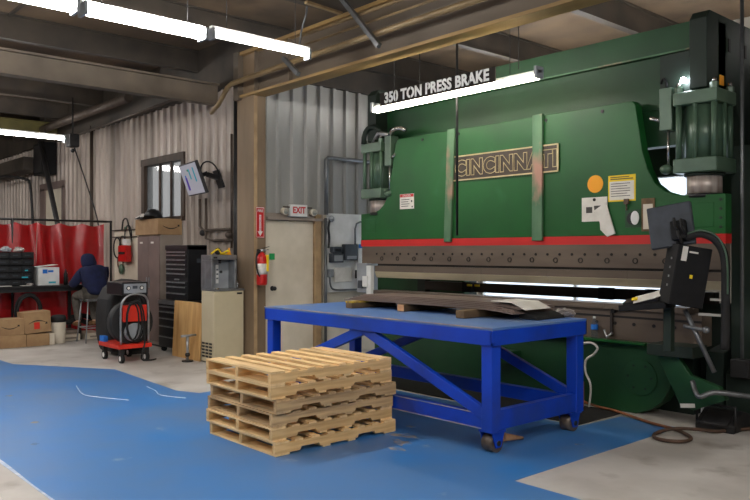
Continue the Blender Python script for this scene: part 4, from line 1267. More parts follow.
tc = thing('tool_chest', 'black upper tool chest with slim drawers stacked on the larger chest', 'tool chest', (-10.5, 5.45, 0.812))
MB().box(-10.86, 5.30, 0.812, -10.15, 5.62, 1.63).build('body', 'tool_black', tc, 0.006)
drawers(tc, -10.83, -10.18, 5.30, [(0.83, 0.93), (0.93, 1.03), (1.03, 1.10)])
drawers(tc, -10.83, -10.18, 5.30, [(1.16, 1.23), (1.23, 1.30), (1.30, 1.37), (1.37, 1.44), (1.44, 1.51), (1.51, 1.56)])
MB().box(-10.86, 5.285, 1.57, -10.15, 5.62, 1.645).build('lid', 'tool_black', tc, 0.006)
MB().box(-10.55, 5.283, 1.115, -10.42, 5.3, 1.135).build('badge', 'alu', tc)
MB().box(-10.151, 5.45, 1.38, -10.146, 5.53, 1.44).build('side_badge', 'greydk', tc)
tc2 = thing('tool_cabinet', 'black lower rolling tool cabinet behind the plywood sheet', 'tool chest', (-10.5, 5.45, 0))
MB().box(-10.98, 5.24, 0.08, -10.12, 5.70, 0.80).build('body', 'tool_black', tc2, 0.006)
drawers(tc2, -10.95, -10.15, 5.24, [(0.10, 0.26), (0.26, 0.42), (0.42, 0.54), (0.54, 0.64), (0.64, 0.72)])
MB().box(-10.98, 5.22, 0.74, -10.12, 5.24, 0.80).build('top_rail', 'alu', tc2)
for x in (-10.92, -10.18):
    for y in (5.30, 5.64):
        MB().cyl((x - 0.02, y, 0.04), (x + 0.02, y, 0.04), 0.04, 14).build('caster', 'rubber', tc2)
ply = thing('plywood_sheet', 'yellow plywood sheet standing in front of the tool cabinet', 'board', (-9.95, 5.16, 0))
MB().prism([(5.145, 0.0), (5.163, 0.0), (5.205, 0.82), (5.187, 0.82)], 'x', -10.36, -9.53).build('sheet', 'ply', ply)
ply.children[0].location.y = 0.01
ps = thing('pipe_stand', 'small steel pipe valve with tee handle standing before the plywood', 'valve', (-9.62, 5.02, 0))
MB().cyl((0, 0, 0), (0, 0, 0.36), 0.02, 10).build('riser', 'alu', ps, local=True)
MB().cyl((-0.02, -0.09, 0.36), (0.02, 0.12, 0.37), 0.018, 10).build('tee_handle', 'alu', ps, local=True)
MB().cyl((0, 0, 0), (0, 0, 0.02), 0.08, 14).sphere((0, 0, 0.10), 0.035).build('base', 'dark', ps, local=True)

# water cooler with bottle filler
wc = thing('water_cooler', 'beige water cooler with grey bottle filling station on top', 'water cooler', (-9.3, 5.4, 0))
MB().box(-9.48, 5.16, 0.02, -9.13, 5.63, 1.0).build('cabinet', 'beige', wc, 0.006)
MB().box(-9.485, 5.155, 1.0, -9.12, 5.64, 1.025).build('basin_top', 'stainless', wc, 0.004)
for i in range(3):
    for z_ in range(5):
        MB().box(-9.455 + i * 0.1, 5.153, 0.08 + z_ * 0.045, -9.385 + i * 0.1, 5.161, 0.105 + z_ * 0.045).build('vent_slot', 'dark', wc)
MB().box(-9.131, 5.52, 0.95, -9.125, 5.6, 0.975).build('name_badge', 'black', wc)
bs = MB().box(-9.48, 5.15, 1.43, -9.18, 5.55, 1.50).box(-9.48, 5.15, 1.025, -9.36, 5.55, 1.43).box(-9.36, 5.15, 1.025, -9.18, 5.185, 1.43).box(-9.36, 5.515, 1.025, -9.18, 5.55, 1.43).build('bottle_filler', 'stainless', wc, 0.008)
MB().box(-9.36, 5.185, 1.03, -9.35, 5.515, 1.42).build('alcove_back', 'grey', bs)
MB().box(-9.35, 5.31, 1.10, -9.34, 5.35, 1.36).build('water_channel', 'white', bs)
for z_ in (1.16, 1.22, 1.28):
    MB().box(-9.345, 5.315, z_, -9.337, 5.345, z_ + 0.02).build('slot_mark', 'greydk', bs)
MB().cyl((-9.27, 5.33, 1.43), (-9.27, 5.33, 1.38), 0.02, 10).build('nozzle', 'dark', bs)
MB().cyl((-9.35, 5.39, 1.26), (-9.335, 5.39, 1.26), 0.02, 12).build('push_button', 'dark', bs)
MB().box(-9.182, 5.18, 1.45, -9.178, 5.24, 1.475).build('panel_mark', 'dark', bs)
MB().tube(bez((-9.2, 5.57, 1.02), (-9.2, 5.57, 1.12), (-9.17, 5.56, 1.13), (-9.15, 5.55, 1.09), 6), 0.018, 8).build('bubbler', 'chrome', wc)
MB().cyl((-9.15, 5.22, 1.025), (-9.15, 5.22, 1.045), 0.03, 12).build('spout_button', 'chrome', wc)
ys_ = thing('yellow_strapping', 'tangled yellow straps and fittings on top of the bottle filler', 'strap', (-9.38, 5.40, 1.5))
MB().tube(smooth_path([(-0.05, -0.12, 0.012), (0.02, -0.05, 0.08), (0.0, 0.02, 0.02), (0.04, 0.10, 0.06), (0.0, 0.12, 0.014), (-0.04, 0.02, 0.012)], 4), 0.013, 7).build('strap_loop', 'yellow', ys_, local=True)
MB().lathe([(0.035, 0), (0.012, 0.08), (0.01, 0.10)], c=(0.02, 0.13, 0), n=10).build('cone_tip', 'orange', ys_, local=True)
MB().sphere((-0.03, -0.02, 0.05), 0.05).build('fitting', 'dark', ys_, local=True)

# welding screen (red curtain) in its frame, standing across the hall
wcf = thing('welding_screen', 'red vinyl welding curtain hung in a dark pipe frame', 'curtain', (-14.15, 4.2, 0))
fr = MB()
fr.cyl((-14.15, 2.2, 2.12), (-14.15, 5.79, 2.12), 0.02, 8).build('top_rail', 'dark', wcf)
for y in (5.77, 4.0, 2.2):
    MB().cyl((-14.15, y, 0), (-14.15, y, 2.14), 0.022, 8).build('frame_post', 'dark', wcf)
for (ya, yb) in ((2.22, 3.3), (3.3, 4.4), (4.4, 5.62)):
    v, f = [], []
    nx, nz = 36, 10
    for k_ in range(2):
        for j in range(nz + 1):
            for i in range(nx + 1):
                t = i / nx
                y = ya + (yb - ya) * t
                z = 0.05 + (2.07 - 0.05) * j / nz
                sag = -0.05 * abs(math.sin(t * PI * 3)) * (j / nz) ** 6
                d = 0.045 * math.sin(t * PI * 6 + 0.6 * math.sin(z * 2 + ya)) * (0.4 + 0.6 * j / nz) + 0.02 * math.sin(t * 23 + z * 4)
                v.append((-14.13 + d + 0.004 * k_, y, z + sag))
    st_ = (nx + 1) * (nz + 1)
    for k_ in range(2):
        for j in range(nz):
            for i in range(nx):
                a = k_ * st_ + j * (nx + 1) + i
                f.append((a, a + 1, a + nx + 2, a + nx + 1))
    mb = MB()
    mb._add(v, f, True)
    mb.build('curtain_panel', 'curtain', wcf)

# bench in front of the curtain
bn = thing('work_bench', 'long dark topped work bench in front of the red curtain', 'bench', (-13.6, 3.7, 0))
MB().box(-13.95, 2.2, 0.93, -13.3, 5.0, 0.965).build('bench_top', 'dark', bn, 0.004)
MB().box(-13.95, 2.25, 0.86, -13.36, 4.95, 0.93).build('bench_frame', 'dark', bn)
for y in (2.3, 4.9):
    for x in (-13.9, -13.4):
        MB().box(x - 0.025, y - 0.025, 0, x + 0.025, y + 0.025, 0.93).build('leg', 'dark', bn)
MB().box(-13.9, 2.3, 0.12, -13.45, 4.9, 0.16).build('lower_shelf', 'locker_s', bn)

# stacked black organizer drawers on the bench
for i in range(5):
    z0 = 0.967 + i * 0.115
    t = thing('parts_drawer', ['lowest black parts drawer case on the bench', 'second black parts drawer case up from the bench', 'middle black parts drawer case on the bench', 'fourth black parts drawer case up from the bench', 'topmost black parts drawer case on the bench'][i], 'drawer case', (-13.55, 3.8, z0), group='black drawer cases on the bench')
    MB().box(-13.9, 3.35, z0, -13.46, 4.15, z0 + 0.112).build('case', 'black', t, 0.004)
    for j in range(4):
        y0 = 3.37 + j * 0.195
        d_ = MB().box(-13.46, y0, z0 + 0.01, -13.445, y0 + 0.185, z0 + 0.10).build('drawer_front', 'tool_black', t, 0.003)
        MB().box(-13.445, y0 + 0.05, z0 + 0.05, -13.435, y0 + 0.13, z0 + 0.065).build('handle', 'greydk', d_)
    if i in (1, 2, 3):
        MB().box(-13.445, 3.9 + 0.05 * i, z0 + 0.02, -13.443, 4.05, z0 + 0.04).build('label_strip', 'teal_ink', t)
rnd = random.Random(5)
for i, lab in enumerate(('crumpled white rag at the left on the black drawer cases', 'grey rag heap in the middle on the black drawer cases', 'pale rag at the right end on the black drawer cases')):
    r_ = MB().sphere((-13.55, 3.5 + 0.22 * i, 1.575), (0.12, 0.085, 0.06 - 0.008 * i), 12, 7)
    r_.v = [(x + rnd.uniform(-.02, .02), y + rnd.uniform(-.02, .02), max(1.543, z + rnd.uniform(-.02, .02))) for x, y, z in r_.v]
    r_.s = [False] * len(r_.s)
    tag(r_.build('shop_rag', ('paper', 'grey', 'bag')[i]), lab, 'rag', 'rags on the drawer cases')
wbx = thing('white_carton', 'white carton with blue print standing on the bench', 'box', (-13.55, 4.38, 0.966))
MB().box(-13.72, 4.21, 0.966, -13.42, 4.56, 1.275).build('carton', 'white', wbx, 0.004)
MB().box(-13.42, 4.28, 1.17, -13.418, 4.36, 1.24).box(-13.42, 4.37, 1.19, -13.418, 4.46, 1.225).build('blue_print', 'blue_ink', wbx)
MB().box(-13.42, 4.38, 1.0, -13.418, 4.5, 1.03).build('teal_print', 'teal_ink', wbx)
MB().cbox((-13.57, 4.36, 1.3), (0.3, 0.36, 0.006), (R(6), 0, 0)).build('open_flap', 'white', wbx)
sb = thing('spray_bottle', 'dark spray can standing beside the white carton on the bench', 'bottle', (-13.4, 4.66, 0.966))
MB().lathe([(0.035, 0), (0.035, 0.19), (0.02, 0.22), (0.018, 0.25)], n=12).build('body', 'black', sb, local=True)
MB().lathe([(0.012, 0.25), (0.012, 0.275)], n=8).build('nozzle', 'greydk', sb, local=True)
sb2 = thing('clear_bottle', 'clear bottle on the bench by the seated person', 'bottle', (-13.52, 4.72, 0.966))
MB().lathe([(0.032, 0), (0.034, 0.12), (0.015, 0.17), (0.013, 0.19)], n=12).build('body', 'clear', sb2, local=True)
MB().lathe([(0.016, 0.188), (0.016, 0.21)], n=8).build('cap', 'white', sb2, local=True)
for (y, w_, lab) in ((3.65, 0.22, 'loose white sheet near the left end of the bench'), (4.0, 0.16, 'loose white sheet on the bench before the drawer cases'), (4.85, 0.1, 'small white note on the bench end by the elbow')):
    tag(MB().cbox((-13.325 - 0.06, y, 0.972), (0.1, w_, 0.01), (0, 0, R(8))).build('paper_sheet', 'paper'), lab, 'paper')
msc = MB().sphere((-13.33 - 0.04, 4.06, 0.992), (0.05, 0.06, 0.025), 10, 6).build('rag_ball', 'bag')
tag(msc, 'grey crumpled wad on the bench left of the white carton', 'rag')

# under the bench
tr_ = thing('cable_coil', 'thick black cable coil hanging beneath the bench', 'cable', (-13.25, 4.0, 0.62))
for k_ in range(4):
    rr = 0.20 + 0.022 * (k_ % 2) - 0.012 * k_
    MB().tube([(-13.36 + 0.03 * k_, 4.02 + rr * math.cos(a), 0.55 + (rr + 0.07) * math.sin(a)) for a in [2 * PI * i / 22 for i in range(22)]], 0.022, 7, closed=True).build('cable_loop', 'rubber', tr_)


def carton(loc, size, lab, rotz=0, arrow=None, flip=False):
    t = thing('shipping_carton', lab, 'box', loc, (0, 0, rotz), 'cartons under the bench')
    sx, sy, sz = size
    MB().box(-sx / 2, -sy / 2, 0, sx / 2, sy / 2, sz).build('carton', 'card', t, 0.004, local=True)
    if arrow:
        l = Vector((sx / 2, 0, sz * 0.5))
        o = smile(None, (l.x, l.y, l.z), arrow, 'x', flip=flip)
        o.parent = t
    return t


carton((-13.05, 3.62, 0), (0.4, 0.44, 0.20), 'flat carton on the floor at the far left under the bench')
carton((-13.05, 4.03, 0), (0.4, 0.36, 0.20), 'plain low carton beneath the tilted carton')
carton((-13.05, 3.6, 0.202), (0.4, 0.42, 0.26), 'carton with black arrow partly cut by the left edge', arrow=0.26)
t_ = carton((-13.03, 4.03, 0.215), (0.36, 0.42, 0.34), 'tilted carton with an upside down arrow and orange label under the bench', arrow=0.28, flip=True)
t_.rotation_euler = (R(3), 0, 0)
t_.location.z = 0.22
MB().box(0.181, -0.06, 0.06, 0.184, 0.03, 0.17).build('orange_label', 'orange_red', t_, local=True)
t_.children[0].location.z = 0.0
t_ = carton((-13.0, 4.24, 0), (0.24, 0.12, 0.19), 'small pale carton between the low carton and the bin')
t_.children[0].data = t_.children[0].data.copy()
t_.children[0].data.materials[0] = M['cream']
bn_ = thing('waste_bin', 'cream waste bin with dark lid under the bench', 'bin', (-13.05, 4.42, 0))
MB().lathe([(0.10, 0.0), (0.105, 0.01), (0.12, 0.36), (0.118, 0.36)], n=20).build('body', 'cream', bn_, local=True)
MB().lathe([(0.125, 0.36), (0.125, 0.43), (0.10, 0.47), (0.04, 0.48)], n=20).build('lid', 'rubber', bn_, local=True)
for (y, h_, lab, m_) in ((4.70, 0.11, 'low pale carton on the floor by the waste bin', 'cream'), (5.13, 0.10, 'low pale carton on the floor behind the stool', 'cream')):
    t_ = thing('low_carton', lab, 'box', (-13.55, y, 0))
    MB().box(-0.3, -0.16, 0, 0.3, 0.16, h_).build('carton', m_, t_, 0.004, local=True)
    MB().box(0.3, -0.1, 0.03, 0.302, 0.1, 0.06).build('printed_band', 'locker_s', t_, local=True)
tag(MB().tube(smooth_path([(-13.5, 4.62, 0.33), (-13.45, 4.75, 0.30), (-13.5, 4.9, 0.36), (-13.45, 5.05, 0.28), (-13.5, 5.2, 0.33), (-13.55, 5.0, 0.40), (-13.5, 4.8, 0.38)], 4), 0.045, 7).build('tool_bag', 'rubber'), 'heap of black tubing on the floor shelf behind the stool', 'tubing')

# stool
sx_, sy_ = -12.88, 4.95
so = thing('bar_stool', 'tall silver metal stool under the seated person', 'stool', (sx_, sy_, 0))
MB().box(-0.18, -0.18, 0.70, 0.18, 0.18, 0.735).build('seat', 'alu', so, 0.012, local=True)
for a in (-1, 1):
    for c in (-1, 1):
        MB().tube([(a * 0.15, c * 0.15, 0.70), (a * 0.21, c * 0.21, 0.0)], 0.013, 8).build('leg', 'alu', so, local=True)
for (p0, p1) in (((-.19, -.19, .25), (.19, -.19, .25)), ((-.19, .19, .25), (.19, .19, .25)), ((.19, -.19, .25), (.19, .19, .25)), ((-.19, -.19, .25), (-.19, .19, .25))):
    MB().cyl(p0, p1, 0.009, 6).build('rung', 'alu', so, local=True)


# person: one continuous skinned body, clothes as children
def skinned(name, nodes, edges, material, parent, sub=2):
    """nodes: {key: (x,y,z,rx[,ry])}, edges between keys; first key is the root"""
    keys = list(nodes)
    me = bpy.data.meshes.new(name)
    me.from_pydata([nodes[k_][:3] for k_ in keys], [(keys.index(a), keys.index(b)) for a, b in edges], [])
    o = bpy.data.objects.new(name, me)
    COL.objects.link(o)
    o.modifiers.new('skin', 'SKIN').use_smooth_shade = True
    if not me.skin_vertices:
        bpy.context.view_layer.update()
    for i, k_ in enumerate(keys):
        sv = me.skin_vertices[0].data[i]
        n = nodes[k_]
        sv.radius = (n[3], n[4] if len(n) > 4 else n[3])
        sv.use_root = (i == 0)
    s_ = o.modifiers.new('sub', 'SUBSURF')
    s_.levels = sub
    s_.render_levels = sub
    dg = bpy.context.evaluated_depsgraph_get()
    dg.update()
    me2 = bpy.data.meshes.new_from_object(o.evaluated_get(dg))
    bpy.data.objects.remove(o)
    me2.materials.clear()
    me2.materials.append(M[material])
    me2.polygons.foreach_set('use_smooth', [True] * len(me2.polygons))
    o2 = bpy.data.objects.new(name, me2)
    COL.objects.link(o2)
    o2.parent = parent
    return o2


pe = thing('person', 'person in navy hooded sweatshirt seated on the stool facing the bench', 'person', (sx_, sy_, 0.735))
# local frame: faces -X, z=0 at the seat
torso = {'hip': (0.02, 0.0, 0.10, 0.15, 0.12), 'waist': (0.02, 0.0, 0.22, 0.14, 0.115), 'chest': (-0.02, -0.01, 0.40, 0.155, 0.12), 'neck': (-0.09, -0.03, 0.53, 0.06), 'head0': (-0.13, -0.05, 0.60, 0.075), 'head1': (-0.15, -0.06, 0.70, 0.09, 0.085), 'head2': (-0.15, -0.06, 0.77, 0.06)}
armsL = {'shL': (-0.03, -0.19, 0.46, 0.065), 'elL': (-0.20, -0.27, 0.25, 0.046), 'wrL': (-0.44, -0.20, 0.265, 0.03), 'haL': (-0.52, -0.18, 0.255, 0.026)}
armsR = {'shR': (-0.03, 0.17, 0.46, 0.065), 'elR': (-0.18, 0.24, 0.24, 0.046), 'wrR': (-0.43, 0.12, 0.265, 0.03), 'haR': (-0.52, 0.08, 0.255, 0.026)}
legs = {'thL': (-0.04, -0.10, 0.08, 0.095), 'knL': (-0.40, -0.17, 0.04, 0.06), 'anL': (-0.28, -0.15, -0.40, 0.04), 'toL': (-0.40, -0.18, -0.445, 0.035),
        'thR': (-0.04, 0.10, 0.08, 0.095), 'knR': (-0.40, 0.12, 0.04, 0.06), 'anR': (-0.26, 0.12, -0.40, 0.04), 'toR': (-0.38, 0.13, -0.445, 0.035)}
ed = [('hip', 'waist'), ('waist', 'chest'), ('chest', 'neck'), ('neck', 'head0'), ('head0', 'head1'), ('head1', 'head2'), ('chest', 'shL'), ('shL', 'elL'), ('elL', 'wrL'), ('wrL', 'haL'), ('chest', 'shR'), ('shR', 'elR'), ('elR', 'wrR'), ('wrR', 'haR'), ('hip', 'thL'), ('thL', 'knL'), ('knL', 'anL'), ('anL', 'toL'), ('hip', 'thR'), ('thR', 'knR'), ('knR', 'anR'), ('anR', 'toR')]
body = skinned('body', {**torso, **armsL, **armsR, **legs}, ed, 'skin', pe)


def grow(d, a, keys=None):
    out = {}
    for k_, n in d.items():
        if keys is None or k_ in keys:
            out[k_] = n[:3] + tuple(v + a for v in n[3:])
    return out


hood = {'hip': (0.04, 0.03, 0.05, 0.235, 0.20), 'waist': (0.04, 0.03, 0.22, 0.23, 0.195), 'chest': (0.0, 0.02, 0.39, 0.24, 0.185), 'neck': (-0.06, -0.02, 0.53, 0.14), **grow(armsL, 0.036, ('shL', 'elL', 'wrL')), **grow(armsR, 0.036, ('shR', 'elR', 'wrR'))}
hoodie = skinned('hoodie', hood, [e for e in ed if e[0] in hood and e[1] in hood], 'navy', pe)
hd_ = skinned('hood', {'a': (-0.05, -0.03, 0.52, 0.13), 'b': (-0.09, -0.05, 0.62, 0.135), 'c': (-0.12, -0.06, 0.71, 0.135, 0.125), 'd': (-0.13, -0.06, 0.785, 0.08)}, [('a', 'b'), ('b', 'c'), ('c', 'd')], 'navy', pe)
trs = skinned('trousers', {'hip': (0.02, 0.0, 0.09, 0.17, 0.13), **grow(legs, 0.022, ('thL', 'knL', 'anL', 'thR', 'knR', 'anR'))}, [('hip', 'thL'), ('thL', 'knL'), ('knL', 'anL'), ('hip', 'thR'), ('thR', 'knR'), ('knR', 'anR')], 'trouser', pe)
for s, dy in (('L', -0.15), ('R', 0.12)):
    x0 = -0.28 if s == 'L' else -0.26
    skinned('shoe', {'a': (x0 + 0.03, dy, -0.425, 0.052), 'b': (x0 - 0.06, dy - 0.01, -0.44, 0.048), 'c': (x0 - 0.17, dy - 0.03, -0.452, 0.036)}, [('a', 'b'), ('b', 'c')], 'boot', pe)
for s, a in (('L', armsL), ('R', armsR)):
    hx, hy, hz = a['ha' + s][:3]
    for i in range(4):
        yy = hy - 0.027 + i * 0.018
        skinned('finger', {'a': (hx + 0.01, yy, hz, 0.009), 'b': (hx - 0.045, yy, hz + 0.002, 0.008), 'c': (hx - 0.07 - 0.008 * (i in (1, 2)), yy, hz - 0.012, 0.007)}, [('a', 'b'), ('b', 'c')], 'skin', pe, 1)
    sg_ = 1 if s == 'L' else -1
    skinned('thumb', {'a': (hx + 0.03, hy + sg_ * 0.02, hz, 0.010), 'b': (hx, hy + sg_ * 0.05, hz - 0.004, 0.009), 'c': (hx - 0.025, hy + sg_ * 0.055, hz - 0.008, 0.008)}, [('a', 'b'), ('b', 'c')], 'skin', pe, 1)
# face inside the hood opening (looks down at the bench)
fc = MB()
fc.sphere((-0.245, -0.06, 0.685), (0.022, 0.014, 0.022), 8, 6)
fc.build('nose', 'skin', pe, local=True)
MB().sphere((-0.232, -0.09, 0.715), 0.012, 8, 6).build('eye', 'ink_black', pe, local=True)
MB().sphere((-0.232, -0.03, 0.715), 0.012, 8, 6).build('eye', 'ink_black', pe, local=True)
MB().sphere((-0.23, -0.06, 0.645), (0.012, 0.03, 0.008), 8, 6).build('mouth', 'hose', pe, local=True)

# welding cart with machine and a covered machine behind
ct = thing('welding_cart', 'red welding cart with grey machine, looped cables and white casters', 'cart', (-10.4, 4.45, 0))
MB().box(-10.72, 4.19, 0.20, -10.02, 4.68, 0.26).build('tray', 'orange_red', ct, 0.006)
for (x, y) in ((-10.66, 4.26), (-10.08, 4.26), (-10.08, 4.62), (-10.66, 4.62)):
    w_ = MB().cyl((x, y - 0.022, 0.065), (x, y + 0.022, 0.065), 0.065, 18).build('caster', 'rubber', ct)
    MB().cyl((x, y - 0.025, 0.065), (x, y + 0.025, 0.065), 0.035, 14).build('hub', 'white', w_)
    MB().box(x - 0.03, y - 0.03, 0.12, x + 0.03, y + 0.03, 0.20).build('fork', 'dark', w_)
MB().tube(smooth_path([(-10.05, 4.24, 0.26), (-10.05, 4.24, 0.75), (-10.04, 4.28, 0.88), (-10.03, 4.36, 0.945), (-10.03, 4.5, 0.95), (-10.04, 4.6, 0.90), (-10.05, 4.64, 0.75), (-10.05, 4.64, 0.26)], 4), 0.016, 8).build('handle_frame', 'alu', ct)
MB().box(-10.3, 4.27, 0.57, -10.03, 4.61, 0.80).build('red_box', 'orange_red', ct, 0.008)
MB().box(-10.55, 4.24, 0.94, -10.02, 4.62, 1.12).build('wire_feeder', 'tool_black', ct, 0.01)
MB().box(-10.02, 4.27, 0.97, -10.012, 4.59, 1.10).build('feeder_panel', 'grey', ct)
for y in (4.33, 4.52):
    MB().cyl((-10.012, y, 1.04), (-10.0, y, 1.04), 0.03, 14).build('gauge', 'black', ct)
    MB().cyl((-10.0, y, 1.04), (-9.998, y, 1.04), 0.02, 12).build('dial', 'paper', ct)
MB().box(-10.012, 4.39, 1.03, -10.008, 4.46, 1.07).build('display', 'greydk', ct)
MB().cyl((-10.3, 4.44, 0.55), (-10.12, 4.44, 0.55), 0.30, 28).build('cable_drum', 'tarp', ct)
MB().cyl((-10.12, 4.44, 0.42), (-10.06, 4.44, 0.42), 0.13, 20).build('drum_core', 'grey', ct)
for k_ in range(3):
    a0 = 0.4 * k_
    MB().tube([(-10.03 + 0.02 * (k_ % 2), 4.44 + 0.02 * k_ - 0.04 + (0.09 + 0.02 * k_) * math.cos(a), 0.58 + (0.26 + 0.012 * k_) * math.sin(a)) for a in [2 * PI * i / 16 + a0 for i in range(16)]], 0.012, 6, closed=True).build('cable_loop', 'rubber', ct)
MB().tube(smooth_path([(-10.04, 4.5, 0.9), (-10.0, 4.52, 0.6), (-9.99, 4.56, 0.3), (-9.97, 4.5, 0.06), (-9.93, 4.6, 0.03), (-9.98, 4.72, 0.03)], 5), 0.012, 6).build('lead_cable', 'rubber', ct)
MB().box(-10.7, 4.2, 0.26, -10.55, 4.26, 0.34).build('blue_pack', 'blue_ink', ct)

tp = thing('covered_machine', 'rounded machine under a black cover behind the welding cart', 'machine', (-11.1, 4.7, 0))
cvm = MB()
prof = [(4.42, 0.05), (4.36, 0.30), (4.35, 0.6), (4.38, 0.84), (4.46, 1.0), (4.58, 1.09), (4.75, 1.13), (4.92, 1.10), (4.98, 1.0), (5.02, 0.6), (5.0, 0.05)]
cvm.prism(prof, 'x', -11.3, -10.80)
cvo = cvm.build('cover', 'tarp', tp, 0.06)
cvo.modifiers['bevel'].segments = 3
MB().box(-11.15, 4.55, 0.0, -10.85, 4.95, 0.06).build('skid', 'dark', tp)
MB().tube([(-10.79, 4.72 + 0.22 * math.cos(a), 0.62 + 0.30 * math.sin(a)) for a in [2 * PI * i / 24 for i in range(24)]], 0.02, 6, closed=True).build('cover_seam', 'rubber', tp)

# board of welding accessories on the wall by the locker
wbp = thing('pegboard', 'pale wall panel hung with cables beside the brown locker', 'board', (-13.6, 5.84, 0.9))
MB().box(-14.05, 5.80, 1.0, -13.0, 5.86, 1.95).build('panel', 'cream', wbp, 0.004)
MB().cyl((-14.1, 5.78, 1.95), (-13.0, 5.78, 1.95), 0.014, 8).build('rail', 'pipe', wbp)
MB().cyl((-14.1, 5.78, 1.82), (-13.0, 5.78, 1.82), 0.012, 8).build('rail', 'pipe', wbp)
for (x, z, rr, m_) in ((-13.85, 1.62, 0.16, 'rubber'), (-13.6, 1.68, 0.13, 'rubber'), (-13.35, 1.85, 0.15, 'rubber'), (-13.7, 1.35, 0.12, 'hose')):
    MB().tube([(x + rr * math.cos(a), 5.77, z + rr * 1.2 * math.sin(a)) for a in [2 * PI * i / 18 for i in range(18)]], 0.014, 6, closed=True).build('cable_hank', m_, wbp)
rbx = thing('red_pouch', 'red pouch hung on the panel beside the brown locker', 'bag', (-13.3, 5.74, 1.38))
MB().box(-13.55, 5.66, 1.36, -13.16, 5.75, 1.66).build('pouch', 'red', rbx, 0.01)
MB().box(-13.50, 5.645, 1.5, -13.25, 5.66, 1.54).build('pouch_mark', 'ink_black', rbx)
MB().box(-13.35, 5.66, 1.66, -13.18, 5.75, 1.78).build('white_jar', 'white', rbx, 0.008)
gn = MB().sphere((-13.62, 5.755, 1.22), (0.07, 0.05, 0.10), 12, 8).build('green_gauge', 'green_cyl')
tag(gn, 'dark green gauge hanging below the red pouch', 'gauge')
pln = thing('hanging_hose', 'thin dark hose arching above the red pouch', 'hose', (-13.35, 5.76, 1.8))
MB().tube(smooth_path([(-13.6, 5.76, 1.95), (-13.5, 5.74, 2.12), (-13.35, 5.74, 2.15), (-13.25, 5.74, 2.0), (-13.2, 5.75, 1.82)], 5), 0.014, 6).build('hose_run', 'rubber', pln)
MB().sphere((-13.4, 5.74, 1.98), 0.03).build('coupling', 'green_cyl', pln)

# high wall clutter at the left
lp = MB().tube([(-17.25, 5.45, 3.98), (-16.42, 5.55, 2.1), (-15.9, 5.65, 0.0)], 0.055, 10).build('leaning_pole', 'dark')
tag(lp, 'dark leaning pole rising behind the red curtain', 'pole')
bx = thing('speaker_box', 'black box mounted high on the corrugated wall above the curtain', 'speaker', (-17.7, 5.7, 3.3))
MB().box(-18.05, 5.55, 3.28, -17.35, 5.84, 4.0).build('case', 'black', bx, 0.01)
MB().box(-17.95, 5.54, 3.34, -17.45, 5.55, 3.94).build('grille', 'dark', bx)
d2 = thing('door_2', 'tall pale doorway with dark frame in the wall behind the curtain', 'door', (-17.6, 5.85, 0))
d2['kind'] = 'structure'
MB().box(-18.4, 5.80, 0, -18.05, 5.87, 3.0).box(-16.95, 5.80, 0, -16.85, 5.87, 3.0).box(-18.4, 5.80, 2.96, -16.85, 5.87, 3.12).build('door_frame', 'locker', d2)
MB().box(-18.05, 5.83, 0, -16.95, 5.87, 2.96).build('door_leaf', 'cream', d2)
cdb = MB().tube(smooth_path([(-20.5, 5.25, 3.36), (-19.4, 5.3, 3.36), (-18.9, 5.6, 3.28), (-18.75, 5.7, 3.1), (-18.7, 5.75, 2.0)], 5), 0.03, 8).build('conduit_drop', 'dark')
tag(cdb, 'thin dark conduit bending down the wall at the far left', 'pipe')
hb = MB().box(-22.8, 5.35, 3.42, -18.1, 5.75, 3.72).build('wall_duct', 'purlin', bevel=0.01)
tag(hb, 'dark duct box along the wall top at the far left', 'duct')
jb = thing('junction_box', 'dark junction box at the end of the thin strip lamp', 'electrical box', (-14.05, 5.15, 3.5))
MB().box(-14.2, 4.94, 3.48, -14.0, 5.12, 3.72).build('case', 'dark', jb, 0.01)
MB().cyl((-14.1, 5.03, 3.72), (-14.1, 5.03, 4.4), 0.015, 8).build('stem', 'dark', jb)
MB().sphere((-14.1, 5.03, 3.42), 0.04).build('pull_knob', 'dark', jb)
MB().tube(smooth_path([(-14.1, 5.06, 3.48), (-14.45, 5.4, 2.9), (-14.4, 5.6, 2.2), (-14.45, 5.7, 1.6)], 4), 0.014, 6).build('pull_cord', 'dark', jb)
wpz = MB().cyl((-15.2, 5.8, 0), (-15.2, 5.8, 4.1), 0.035, 8).build('wall_pipe', 'brownwood')
tag(wpz, 'thin dark vertical pipe on the corrugated wall above the curtain', 'pipe')
dct = MB().cyl((-19.0, 5.45, 4.22), (-12.6, 5.45, 4.22), 0.08, 12).build('roof_pipe', 'pipe')
tag(dct, 'large pale pipe run along the left wall just under the roof', 'pipe')
dct2 = MB().cyl((-16.0, 5.65, 3.93), (-11.2, 5.65, 4.02), 0.022, 8).build('roof_conduit', 'pipe')
tag(dct2, 'thin conduit along the left wall beneath the large roof pipe', 'pipe')

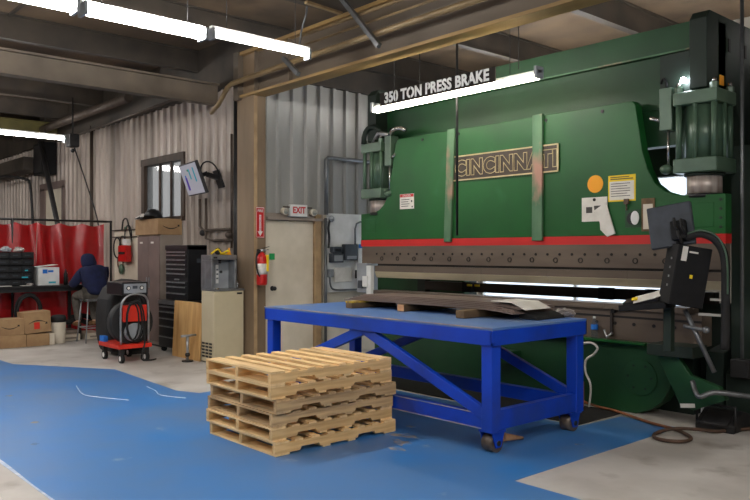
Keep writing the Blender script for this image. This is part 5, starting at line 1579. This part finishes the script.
# pipes, struts and wires under the roof near the main beam
bpz = MB().tube([(3.8, 5.48, 4.0), (-7.55, 5.48, 3.93), (-9.2, 5.48, 3.90), (-9.32, 5.48, 3.86), (-9.50, 5.48, 3.72), (-9.62, 5.5, 3.66), (-9.9, 5.55, 3.60)], 0.035, 10).build('bent_pipe', 'pipe_tan')
tag(bpz, 'tan pipe along the beam that elbows down beside the column', 'pipe')
for (zz, yy, r_, lab) in ((4.20, 5.45, 0.02, 'upper thin tan conduit along the main beam'), (4.10, 5.5, 0.014, 'lower thin tan conduit along the main beam')):
    tag(MB().cyl((-7.5, yy, zz), (3.8, yy, zz), r_, 8).build('beam_conduit', 'pipe_tan'), lab, 'pipe')
for (a, b_, lab) in (((-6.72, 5.4, 4.5), (-6.02, 5.40, 3.76), 'slotted steel strut crossing the beam at its middle'), ((-7.82, 5.40, 3.98), (-7.5, 5.40, 3.72), 'short steel strut below the end of the bright lamp')):
    tag(MB().bar(a, b_, 0.05, 0.05).build('steel_strut', 'conduit'), lab, 'strut')
tag(MB().tube(smooth_path([(-7.34, 5.4, 4.70), (-7.33, 5.4, 4.45), (-7.40, 5.38, 4.25), (-7.42, 5.35, 4.0)], 4), 0.014, 6).build('drop_cable', 'conduit'), 'grey cable dropping from the roof to the bright lamp end', 'cable')
tag(MB().bar((-6.8, 5.0, 4.34), (-6.85, 5.55, 4.34), 0.05, 0.03).build('cross_strut', 'pipe_tan'), 'small tan cross bar under the roof beside the steel strut', 'strut')
dc = MB().cyl((-5.525, 6.1, 1.72), (-5.525, 6.1, CEIL), 0.014, 8)
dc.v = [(x - 0.27 * 0, y, z) for x, y, z in dc.v]
tag(dc.build('drop_wire', 'dark'), 'thin dark vertical cable hanging from the roof before the name plate', 'cable')
for i, (x, y, lab) in enumerate(((-5.0, 6.5, 'thin hanging wire right of the dark vertical cable'), (-6.2, 6.2, 'thin hanging wire above the left part of the sign'))):
    tag(MB().cyl((x, y, 3.5), (x, y, CEIL), 0.005, 5).build('hanging_wire', 'dark'), lab, 'wire')
MB().cyl((-2.782, 6.772, 0.5), (-2.782, 6.772, 3.9), 0.017, 8).build('vertical_rod', 'conduit', pb)
MB().box(-2.86, 6.70, 0.44, -2.70, 6.84, 0.60).build('rod_socket', 'rubber', pb, 0.01)
